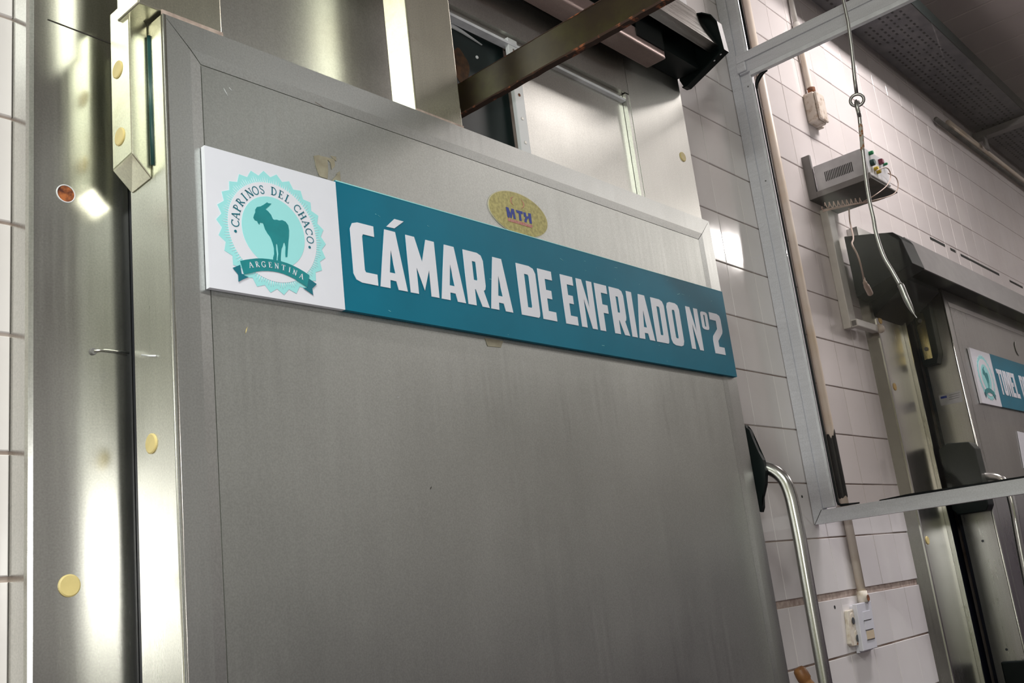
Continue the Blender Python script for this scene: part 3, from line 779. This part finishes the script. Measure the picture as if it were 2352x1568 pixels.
# dried tape glue above the sign
tp = thing('tape_residue', 'torn patch of yellowed tape glue above the seal on the door', 'tape', (.835, YD, .586))
P_ = lambda pts: [tuple(at(a / 3.733 + 440, b_ / 3.733 + 320, y=YD + .0011)[i] for i in (0, 2)) for a, b_ in pts]
flat('tape_flake', [P_([(1047, 142), (1085, 135), (1140, 150), (1225, 170), (1228, 230), (1200, 260), (1190, 200), (1165, 175), (1170, 260), (1165, 340), (1095, 315), (1068, 240)])], YD + .0011, .0004, M['film'], tp)
flat('tape_flake', [P_([(1190, 140), (1238, 150), (1242, 188), (1215, 168)])], YD + .0011, .0004, M['film'], tp)
flat('tape_flake', [P_([(1235, 300), (1270, 272), (1282, 390), (1215, 365), (1205, 350), (1250, 300)])], YD + .0011, .0004, M['film'], tp)
tp2 = tag(flat('tape_scrap', [[tuple(at(a, b_, y=YD + .0014)[i] for i in (0, 2))  for a, b_ in ((1113, 776), (1155, 783), (1150, 798), (1120, 795))]], YD + .0011, .0004, M['film']), 'small scrap of tape just below the blue sign', 'tape')

# ------------------------------------------------------------------ rusty meat rail through the slot
rl = thing('meat_rail', 'dark rusty flat overhead rail running into the slot above the door', 'rail', (1.22, -.6, .84))
def rail_mesh(zo0, zo1, x0, x1, jag, y_from=1.155, y_to=-1.2, n=150):
    bm = bmesh.new(); r = random.Random(11); rings = []
    for i in range(n + 1):
        y = y_from + (y_to - y_from) * i / n
        sl_ = (1.0 - y) * .006
        j = r.uniform(-jag, jag)
        rings.append([bm.verts.new(p) for p in ((x0, y, zo0 + j + sl_ * .3), (x1, y, zo0 + sl_ * .3 + j * .5), (x1, y, zo1 + sl_), (x0, y, zo1 + sl_))])
    for a, b_ in zip(rings, rings[1:]):
        for k in range(4): bm.faces.new((a[k], a[(k + 1) % 4], b_[(k + 1) % 4], b_[k]))
    bm.faces.new(rings[0]); bm.faces.new(rings[-1][::-1])
    return bm_mesh('rail_bar', bm)
link('rail_bar', rail_mesh(.848, .903, 1.220, 1.232, 0), M['rail'], rl)
link('rust_edge', rail_mesh(.8445, .8478, 1.2195, 1.2325, .0011), M['railrust'], rl)
link('rust_edge', rail_mesh(.9030, .9040, 1.2195, 1.2325, .0003), M['railrust'], rl)

# ------------------------------------------------------------------ sliding track above the first door
XR = 1.884
tk = thing('sliding_track', 'steel sliding door track with a black end bracket above the near door', 'track', (1.4, 1.06, 1.157))
box('lower_tube', .40, 1.872, 1.030, 1.082, 1.157, 1.198, M['track_dirty'], tk, bevel=.003)
box('bolt_plate', 1.76, 1.868, 1.0275, 1.0298, 1.176, 1.25, M['black'], tk)
# front cover: sloping face with a lip turned back at its foot
cp = [(.985, 1.2365), (1.030, 1.357), (1.0325, 1.356), (.9885, 1.2385), (1.0105, 1.2310), (1.0100, 1.2290)]
prism('track_cover', [(.40, a, b_) for a, b_ in cp], (1.655, 0, 0), M['track'], tk)
box('track_shade_block', .40, 2.05, 1.045, 1.108, 1.2, 1.46, M['black'], tk)  # black block added to paint the shaded inside of the track
bp_ = [(1.112, 1.206), (1.100, 1.176), (1.088, 1.174), (.972, 1.2205), (.9775, 1.300), (.990, 1.325), (1.012, 1.342), (1.04, 1.352), (1.112, 1.40)]
prism('end_bracket', [(2.071, a, b_) for a, b_ in bp_], (.006, 0, 0), M['black'], tk)
# flange round the bracket, turned inwards
def flange(pts, x0, x1, t, mat, parent):
    for (a, b_), (c_, d_) in zip(pts, pts[1:]):
        dv = Vector((c_ - a, d_ - b_)); n_ = Vector((-dv.y, dv.x)).normalized() * t
        prism('bracket_flange', [(x0, a, b_), (x0, c_, d_), (x0, c_ + n_.x, d_ + n_.y), (x0, a + n_.x, b_ + n_.y)], (x1 - x0, 0, 0), mat, parent)
flange(bp_[1:8][::-1], 2.055, 2.071, .003, M['black'], tk)
for y_, z_ in ((1.002, 1.2085), (.983, 1.2162)):
    disc('rivet', (2.060, y_ + .003, z_ - .0005), (0, -.36, -.93), .0024, .0012, M['aluedge'], tk, n=10)

# ------------------------------------------------------------------ glazed partition
XG = 2.4215
gp = thing('glass_partition', 'aluminium framed glass screen hanging out from the tiled wall', 'partition', (XG, .3, .105))
Y0, YE = 1.1435, -.9
# stepped post on the wall
box('frame_post', XG, XG + .030, 1.1165, Y0, .1055, ZC - .02, M['alu'], gp)
box('post_bead', XG + .006, XG + .030, 1.0895, 1.1162, .142, ZC - .02, M['alu'], gp)
box('bright_bead', XG + .004, XG + .010, 1.0830, 1.0892, .1425, ZC - .02, M['aluedge'], gp)
# transom
box('transom', XG - .008, XG + .030, YE, 1.1150, 1.3725, 1.3985, M['alu'], gp, bevel=.0015)
box('transom_step', XG - .003, XG + .030, YE, 1.1130, 1.3400, 1.3722, M['alu'], gp)
box('bright_bead', XG - .003, XG + .012, YE, 1.0825, 1.3270, 1.3397, M['aluedge'], gp)
box('corner_clip', XG - .010, XG - .002, 1.088, 1.118, 1.3440, 1.3720, M['alu'], gp, bevel=.003)
# bottom rail with the mitred corner
prism('bottom_rail', [(XG - .0015, 1.1420, .1045), (XG - .0015, 1.1180, .1375), (XG - .0015, YE, .1375), (XG - .0015, YE, .1045)], (.030, 0, 0), M['alu'], gp)
prism('mitre_line', [(XG - .0019, 1.1430, .1045), (XG - .0019, 1.1185, .1385), (XG - .0019, 1.1172, .1378), (XG - .0019, 1.1414, .1045)], (.0015, 0, 0), M['seam'], gp)
# glazing and black gaskets
box('glass_pane', XG + .018, XG + .022, YE, 1.088, .130, 1.333, M['glass'], gp)
box('glass_pane', XG + .018, XG + .022, YE, 1.088, 1.390, ZC - .03, M['glass'], gp)
gk = []
gy = 1.0795
gpts = [(XG + .014, gy - .0, 1.30), (XG + .014, gy, .70), (XG + .014, gy, .154), (XG + .014, gy - .002, .1465), (XG + .014, gy - .008, .1425), (XG + .014, gy - .055, .1412)]
tube('gasket', gpts, [.0022, .0026, .0032, .0034, .0034, .0018], M['gasket'], gp, n=8)
tube('gasket', [(XG + .014, .974, .1392), (XG + .014, .90, .1410), (XG + .014, .70, .1400), (XG + .014, YE, .1400)], [.0015, .0033, .0030, .003], M['gasket'], gp, n=8)
ca = [(XG + .014, gy - .040 * (1 - math.cos(a)), 1.288 + .040 * math.sin(a)) for a in [math.pi / 2 * k / 8 for k in range(9)]]
tube('gasket', ca, [.0026, .004, .005, .006, .0065, .006, .005, .004, .003], M['gasket'], gp, n=8)
tube('gasket', [(XG + .014, 1.0785, 1.402), (XG + .014, 1.0785, ZC - .03)], .0035, M['gasket'], gp, n=8)
for py_, pz_ in ((1.099, 1.302), (1.101, 1.343), (1.101, 1.02)):
    disc('screw', (XG + .0055, py_, pz_), (-1, 0, 0), .0022, .001, M['bracket_grey'], gp, n=10)

# ------------------------------------------------------------------ services on the wall, behind and below the glass
cd = thing('conduit', 'yellowed white conduit beside the screen edge, with black tape round it', 'conduit', (2.60, YW, -.098))
tube('pipe', [(2.604, YW - .012, ZC - .02), (2.600, YW - .012, .9), (2.597, YW - .012, .35), (2.596, YW - .012, -.070)], .0112, M['pvc'], cd, n=16)
bm = bmesh.new(); n_ = 20; r = random.Random(2); ra = .0122
top = [.352 + (r.uniform(-.030, .0)) for k in range(n_)]
A_ = [[bm.verts.new((2.597 + ra * math.cos(2 * math.pi * k / n_), YW - .012 + ra * math.sin(2 * math.pi * k / n_), zz)) for k in range(n_)] for zz in (0, 1)]
for k in range(n_): A_[0][k].co.z = .171 + r.uniform(-.004, .004); A_[1][k].co.z = top[k]
for k in range(n_): bm.faces.new((A_[0][k], A_[0][(k + 1) % n_], A_[1][(k + 1) % n_], A_[1][k]))
link('black_tape', bm_mesh('black_tape', bm), M['gasket'], cd)
tube('pipe_end', [(2.596, YW - .012, -.070), (2.594, YW - .013, -.098)], [.0135, .0145], M['boxcream'], cd, n=16)
disc('rust_ring', (2.594, YW - .027, -.088), (0, -1, 0), .008, .001, M['rusty'], cd, n=14)

c2 = thing('upper_conduit', 'white pipe above the transom that turns ribbed down to a box', 'conduit', (2.95, YW, 1.455))
tube('pipe', [(2.955, YW - .012, ZC - .02), (2.95, YW - .012, 1.70)], .0085, M['pvcw'], c2, n=14)
tube('pipe_joint', [(2.95, YW - .014, 1.72), (2.95, YW - .014, 1.70), (2.95, YW - .014, 1.64), (2.95, YW - .014, 1.62)], [.010, .015, .015, .011], M['pvcw'], c2, n=16)
cp_ = []; cr = []
for k in range(56):
    cp_.append((2.95, YW - .014, 1.62 - k * .0025)); cr.append(.0115 if k % 2 else .0098)
tube('ribbed_hose', cp_, cr, M['pvc'], c2, n=14)
tube('pipe_cap', [(2.95, YW - .018, 1.481), (2.95, YW - .018, 1.458)], .0125, M['rusty'], c2, n=14)

jb = thing('junction_box', 'small dirty cream junction box under the ribbed hose', 'junction box', (2.94, YW, 1.35))
box('box_body', 2.907, 2.972, 1.108, YW, 1.350, 1.452, M['boxdirty'], jb, bevel=.007)
box('box_lid', 2.910, 2.969, 1.099, 1.1078, 1.353, 1.449, M['boxdirty'], jb, bevel=.004)
box('box_tab', 2.972, 2.986, 1.125, YW, 1.350, 1.372, M['boxdirty'], jb, bevel=.002)

# power supply on its bracket
ps = thing('power_supply', 'grey slotted power unit with coloured plugs on a wall bracket', 'power unit', (2.93, YW, 1.065))
box('case', 2.806, 2.972, .957, 1.117, 1.082, 1.166, M['psu'], ps, bevel=.002)
sp_ = ps
for k in range(17):
    y_ = 1.000 + k * .0052
    box('vent_slot', 2.8050, 2.8064, y_, y_ + .0022, 1.106, 1.136, M['slot'], ps)
box('bracket_flange', 2.801, 2.812, 1.1195, YW, 1.066, 1.205, M['bracket_grey'], ps)
box('bracket_lip', 2.801, 2.8035, .952, 1.1190, 1.066, 1.0835, M['bracket_grey'], ps)
box('bracket_shelf', 2.8037, 3.000, .952, YW, 1.0655, 1.0700, M['psu_dark'], ps)
for (px, py), r_, mt_ in (((1998, 352), .006, 'green'), ((2002, 374), .010, 'dteal'), ((2021, 372), .010, 'red'), ((2010, 388), .006, 'yellow'), ((2016, 395), .006, 'yellow'), ((2031, 378), .004, 'green')):
    p = at(px, py, y=.955)
    disc('plug', (p.x, .957, p.z), (0, -1, 0), r_, .012, M[mt_], ps, n=14 if mt_ != 'red' else 4)
cw = [at(px, py, y=yy) for px, py, yy in ((2012, 392, .944), (2036, 385, .94), (2046, 402, .94), (2038, 425, .945), (2010, 448, .96), (1985, 462, 1.0))]
tube('lead', smoothpts(cw), .0017, M['cord'], ps, n=8)
cw = [at(px, py, y=yy) for px, py, yy in ((2040, 398, .945), (2058, 408, .94), (2063, 428, .94), (2052, 446, .95), (2015, 458, .97), (1975, 466, 1.0), (1930, 474, 1.06), (1893, 482, 1.10), (1888, 475, 1.10))]
tube('lead', smoothpts(cw), .0017, M['cord'], ps, n=8)
cw = [at(px, py, y=yy) for px, py, yy in ((2055, 445, .95), (2010, 462, .98), (1960, 470, 1.03), (1915, 480, 1.08), (1890, 486, 1.10))]
tube('lead', smoothpts(cw), .0015, M['cord'], ps, n=8)
coil = []
for k in range(90):
    u = k / 89; c_ = at(1893 + 90 * u, 472 - 12 * u, y=1.09 - .09 * u); a = u * 9 * 2 * math.pi
    coil.append(c_ + Vector((.004 * math.cos(a), 0, .009 * math.sin(a))))
tube('coiled_lead', coil, .0014, M['cord'], ps, n=6)

# trunking
du = thing('cable_trunking', 'white cable trunking running down below the power unit', 'trunking', (2.89, YW, .665))
box('duct', 2.858, 2.884, 1.121, YW, .668, 1.045, M['pvcw'], du, bevel=.002)
box('duct_lid', 2.8850, 2.915, 1.125, YW, .690, 1.045, M['pvcw'], du, bevel=.002)
box('duct_foot', 2.858, 3.012, 1.100, 1.1208, .667, .690, M['pvcw'], du, bevel=.003)
box('duct_mouth', 2.8565, 2.8580, 1.104, 1.117, .671, .686, M['bracket_grey'], du)
tube('duct_plug', [(3.012, 1.099, .6785), (3.030, 1.099, .6785)], [.0135, .0125], M['pvc'], du, n=16)

# sensor cable
cb = thing('sensor_cable', 'thin pinkish cable with a moulded plug over the black track end', 'cable', tuple(at(1990, 660, y=1.0)))
cw = [at(px, py, y=yy) for px, py, yy in ((1950, 478, 1.06), (1952, 508, 1.05), (1960, 545, .96), (1957, 560, .925), (1968, 582, .915), (1976, 605, .915), (1984, 640, .93))]
tube('lead', smoothpts(cw), .0023, M['cord'], cb, n=10)
cw = [at(px, py, y=yy) for px, py, yy in ((1984, 638, .93), (1987, 650, .93), (1993, 662, .935), (1999, 674, .94))]
tube('moulded_plug', smoothpts(cw), [.003] * 4 + [.0055] * 4 + [.0075] * 8, M['cord'], cb, n=12)

# outlet box
ob = thing('outlet_box', 'old cream double outlet box with rust stains below the glass screen', 'outlet', (2.47, YW, -.195))
y_o = 1.135
q = [at(px, py, y=y_o) for px, py in ((1947, 1402), (1972, 1395), (1984, 1480), (1959, 1484), (1954, 1478))]
prism('outlet_body', q, (0, YW - y_o, 0), M['boxcream'], ob, bevel=.002)
for px, py in ((1958, 1418), (1968, 1458)):
    c_ = at(px, py, y=y_o); disc('socket', c_, (0, -1, 0), .0125, .0015, M['boxcream'], ob)
    disc('socket_hole', at(px + 2, py + 7, y=y_o - .0016), (0, -1, 0), .0085, .0006, M['insert'], ob, n=16)
disc('blue_scrap', at(1965, 1407, y=y_o), (0, -1, 0), .006, .0008, M['blue'], ob, n=5)
prism('rust_stain', [at(px, py, y=y_o - .0004) for px, py in ((1972, 1470), (1980, 1464), (1983, 1479), (1968, 1480))], (0, .0003, 0), M['rusty'], ob)
sw = thing('switch_plate', 'white three-gang switch plate covering the right side of the outlet box', 'switch', (2.57, YW, -.205))
y_s = 1.124
q = [at(px, py, y=y_s) for px, py in ((1967, 1387), (2000, 1379), (2016, 1486), (1984, 1495))]
prism('plate', q, (0, .012, 0), M['switch'], sw, bevel=.0015)
prism('plate_back', [p + Vector((.004, .012, -.004)) for p in q], (0, YW - y_s - .012, 0), M['switch'], sw)
for (ax, ay), mt_ in (((1983, 1403), 'switch'), ((1987, 1425), 'switch'), ((1991, 1447), 'switchb')):
    q = [at(ax + dx, ay + dy, y=y_s - .0016) for dx, dy in ((0, 2), (16, -2), (19, 17), (3, 21))]
    prism('rocker', q, (0, .0018, 0), M[mt_], sw)
    q = [at(ax + dx, ay + dy, y=y_s - .0018) for dx, dy in ((2, 21.3), (19, 17.2), (19, 18.6), (2, 22.7))]
    prism('rocker_gap', q, (0, .001, 0), M['seam'], sw)

# broom handle
bh = thing('broom', 'wooden broom handle leaning on the tiles at the bottom edge', 'broom', (2.36, .75, ZF))
top_ = at(1833, 1533, y=1.085); bot_ = Vector((2.40, .72, ZF + .02)); dv = (bot_ - top_)
tube('handle', [top_ + dv * t for t in (0, .004, .012, .020, .0225, .025, .030, 1)], [.0095, .0135, .0148, .0148, .0125, .0125, .0145, .0145], M['wood'], bh, n=20)
box('brush_head', 2.22, 2.58, .70, .74, ZF + .001, ZF + .05, M['wood'], bh)

# ------------------------------------------------------------------ meat hook hanging in front of the glass
XK = 2.1
mh = thing('meat_hook', 'steel meat hook hanging from a ringed rod in front of the glass', 'hook', tuple(at(1968, 230, x=XK)))
rod = [at(1925, -90, x=XK), at(1937, 0, x=XK), at(1948, 50, x=XK), at(1956, 110, x=XK), at(1963, 180, x=XK), at(1967.5, 215, x=XK)]
rod.insert(0, Vector((rod[0].x, rod[0].y + .05, 2.05)))
tube('rod', rod, .0040, M['wire'], mh, n=14)
rc = at(1968.5, 230, x=XK); rr = .0142
# the ring faces the camera
vdir = rc.normalized(); u_ = vdir.cross(Vector((0, 0, 1))).normalized(); w_ = u_.cross(vdir).normalized()
tube('ring', [rc + (u_ * math.cos(a) + w_ * math.sin(a) * .88) * rr for a in [2 * math.pi * k / 32 for k in range(32)]], .0034, M['wire'], mh, n=12, closed=True)
lp = [at(px, py, x=XK + dx) for px, py, dx in ((1971, 236, .010), (1967, 233, -.004), (1968, 243, -.010), (1972, 258, -.008), (1974, 268, 0))]
tube('hook_eye', smoothpts(lp), .0046, M['wire'], mh, n=12)
sh = [at(px, py, x=XK) for px, py in ((1973.5, 262), (1977, 300), (1981, 340), (1988, 400), (1992, 430), (1998, 465), (2006, 500), (2011, 530), (2021, 565), (2032, 593), (2048, 620), (2062, 645), (2068, 655))]
tube('hook_shaft', smoothpts(sh), .0042, M['wire'], mh, n=14)
ns = len(smoothpts(sh))
rp = [at(px, py, x=XK - .0006) for px, py in ((1976, 285), (1979, 315), (1981, 345))]
tube('rust_band', smoothpts(rp), [.0043 + .0004 * ((k * 7) % 3) / 2 for k in range(11)], M['hookrust'], mh, n=12)
tp_ = [at(px, py, x=XK) for px, py in ((2066, 650), (2072, 662), (2080, 682), (2090, 703), (2099, 720), (2106, 730))]
tube('hook_point', smoothpts(tp_), [.0040] * 2 + [.0066] * 10 + [.0066, .0062, .0060, .0056, .0050] + [.0045, .0035, .003, .002, .001, .001, .001, .001, .001][:9], M['wire'], mh, n=14)

# ------------------------------------------------------------------ perforated tray under the ceiling
tr = thing('perforated_tray', 'dark perforated metal tray under the ceiling beyond the glass', 'cable tray', (4.4, 1.03, 1.875))
ZT_ = 1.875
box('tray_bottom', 2.95, 6.5, .905, 1.125, ZT_, ZT_ + .003, M['tray'], tr)
box('tray_side', 2.95, 6.5, .9015, .9045, ZT_, ZT_ + .055, M['black'], tr)
box('tray_side', 2.95, 6.5, 1.1255, 1.1285, ZT_, ZT_ + .055, M['tray'], tr)
bm = bmesh.new(); r = random.Random(4)
for i in range(84):
    for j in range(7):
        x_ = 2.97 + i * .0325 + (.016 if j % 2 else 0); y_ = .945 + j * .024
        if r.random() < .12: continue
        bm_box(bm, x_, x_ + .012 + r.uniform(0, .004), y_, y_ + .008, ZT_ - .0006, ZT_ - .0001)
link('perforations', bm_mesh('perforations', bm), M['slot'], tr)['kind'] = 'stuff'
box('tray_end_plate', 2.94, 2.9490, .96, 1.125, ZT_ - .03, ZT_ + .05, M['black'], tr)
cr_ = thing('cross_bar', 'blue grey bar crossing under the perforated tray', 'bar', tuple(at(2300, 300, z=1.84)))
x_ = at(2300, 300, z=1.84).x
box('bar', x_ - .02, x_ + .03, .20, 1.142, 1.835, 1.865, M['bracket_grey'], cr_)
box('bar_bracket', x_ - .04, x_ + .01, 1.09, 1.1, 1.77, 1.834, M['bracket_grey'], cr_)
wc = thing('wall_pipe', 'pale pipe along the top of the tiles below the perforated tray', 'pipe', (4.9, 1.13, 1.78))
tube('pipe', [(4.42, 1.128, 1.80), (6.55, 1.128, 1.80)], .012, M['pvc'], wc, n=12)
tube('pipe', [(4.25, 1.128, 1.765), (6.55, 1.128, 1.765)], .010, M['psu_dark'], wc, n=12)  # darker strip below the pale pipe

# ------------------------------------------------------------------ second door behind the glass
d2 = tag(bpy.data.objects.new('door_2', None), 'second steel cold room door behind the glass, with its own blue sign', 'door', kind='structure')
COL.objects.link(d2); d2.location = (4.0, 1.04, ZF); WORLD[d2.name] = Vector((4.0, 1.04, ZF))
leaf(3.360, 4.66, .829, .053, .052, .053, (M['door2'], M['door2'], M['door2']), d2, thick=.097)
box('rubber_gasket', 3.366, 4.64, 1.0972, 1.1085, ZF + .03, .82, M['rubber'], d2)
# side of the leaf: maker's sticker and screws
q = [at(px, py, x=3.3590) for px, py in ((2156, 909), (2207, 896), (2211, 922), (2161, 932))]
stk = prism('side_sticker', q, (.0008, 0, 0), M['psu'], d2)
prism('sticker_print', [at(px, py, x=3.3588) for px, py in ((2160, 911), (2174, 908), (2175, 913), (2161, 916))], (.0002, 0, 0), M['blue'], stk)
for k in range(3):
    prism('sticker_print', [at(px, py + k * 5, x=3.3588) for px, py in ((2180, 907), (2204, 901), (2204, 902), (2180, 908))], (.0002, 0, 0), M['bracket_grey'], stk)
for px, py in ((2312, 1491), (2257, 1242)):
    disc('screw', at(px, py, x=3.359), (-1, 0, 0), .004, .001, M['insert'], d2, n=12)
disc('suction_mark', at(2337, 800, y=.9990), (0, -1, 0), .028, .0012, M['door2'], d2)
prism('paper_note', [at(px, py, y=.999) for px, py in ((2337, 990), (2400, 1005), (2410, 1095), (2352, 1075))], (0, .0012, 0), M['white'], d2)
# lock box and grab handle on the near edge of the leaf
lb = prism('lock_box', [(3.300, a, b_) for a, b_ in ((1.100, .315), (1.07, .330), (1.005, .322), (.992, .300), (.990, .125), (1.000, .108), (1.085, .108), (1.100, .125))], (.058, 0, 0), M['black'], d2, bevel=.003)
hp2 = [at(px, py, x=3.345) for px, py in ((2252, 1093), (2268, 1094), (2290, 1096), (2306, 1106), (2318, 1130), (2328, 1170), (2336, 1215), (2350, 1290), (2380, 1440), (2410, 1590))]
h2 = tube('grab_handle', smoothpts(hp2), .0125, M['chrome'], d2, n=18)
tube('collar_ring', [hp2[0], hp2[0] + (hp2[1] - hp2[0]).normalized() * .010], .017, M['chrome'], h2, n=18)
box('kick_block', 3.335, 3.359, .985, 1.07, -.42, -.335, M['black'], d2, bevel=.004)

# sign of the second door
s2 = thing('name_sign', 'blue sign reading TUNEL, seen through the glass on the far steel door', 'sign', (4.1, YS, .455))
box('sign_board', 3.6990, 4.735, YS, YD - .0002, .4565, .6450, M['teal'], s2)
box('white_board', 3.4880, 3.6985, YS, YD - .0002, .4560, .6440, M['white'], s2)
seal(s2, 3.5935, .5500, .0800, YP, detail=False)
for i, ch in enumerate('TUNEL'):
    letter(ch, 3.7290 + i * .0462, 3.7290 + i * .0462 + .040, s2, .503, .594)
for ch, a, b_ in (('D', 3.995, 4.036), ('E', 4.045, 4.083)): letter(ch, a, b_, s2, .503, .594)

# track of the second door
t2 = thing('sliding_track', 'covered sliding track of the far door with a black end housing', 'track', (3.9, 1.04, .80))
ep = [(1.110, .961), (1.03, .942), (.965, .926), (.952, .912), (.945, .898), (.929, .817), (1.048, .784), (1.110, .765)]
prism('end_housing', [(2.917, a, b_) for a, b_ in ep], (.10, 0, 0), M['black'], t2, bevel=.002)
prism('track_cover', [(3.019, .9335, .820), (3.019, .968, .932), (3.019, .972, .932), (3.019, .9385, .820)], (1.75, 0, 0), M['bracket_grey'], t2)
box('track_shade_block', 3.019, 4.77, 1.0, 1.108, .838, .925, M['black'], t2)  # black block for the shade inside the far track
box('underside_shade', 3.019, 4.77, .9395, .9985, .8330, .8375, M['dark'], t2)  # dark strip paints the shadow under the track cover
# black hanger arm that clamps the leaf, with a steel insert tinted by painted reflection, and two bolts
hg = thing('door_hanger', 'black hanger arm with a bolted plate coloured with yellow reflection on the far door edge', 'hanger', (3.345, 1.07, .60))
prism('arm', [(3.318, a, b_) for a, b_ in ((1.095, .83), (1.035, .83), (1.040, .62), (1.052, .588), (1.096, .588))], (.041, 0, 0), M['black'], hg, bevel=.002)
prism('insert_plate', [(3.3165, a, b_) for a, b_ in ((1.088, .76), (1.058, .76), (1.060, .607), (1.086, .607))], (.0014, 0, 0), M['yellow_steel'], hg)
for z_, y_ in ((.735, 1.073), (.640, 1.073)):
    disc('bolt', (3.3165, y_, z_), (-1, 0, 0), .0065, .005, M['bracket_grey'], hg, n=14)
prism('brace', [(3.02, a, b_) for a, b_ in ((1.108, .79), (.985, .815), (.985, .80), (1.108, .72))], (.26, 0, 0), M['black'], hg)
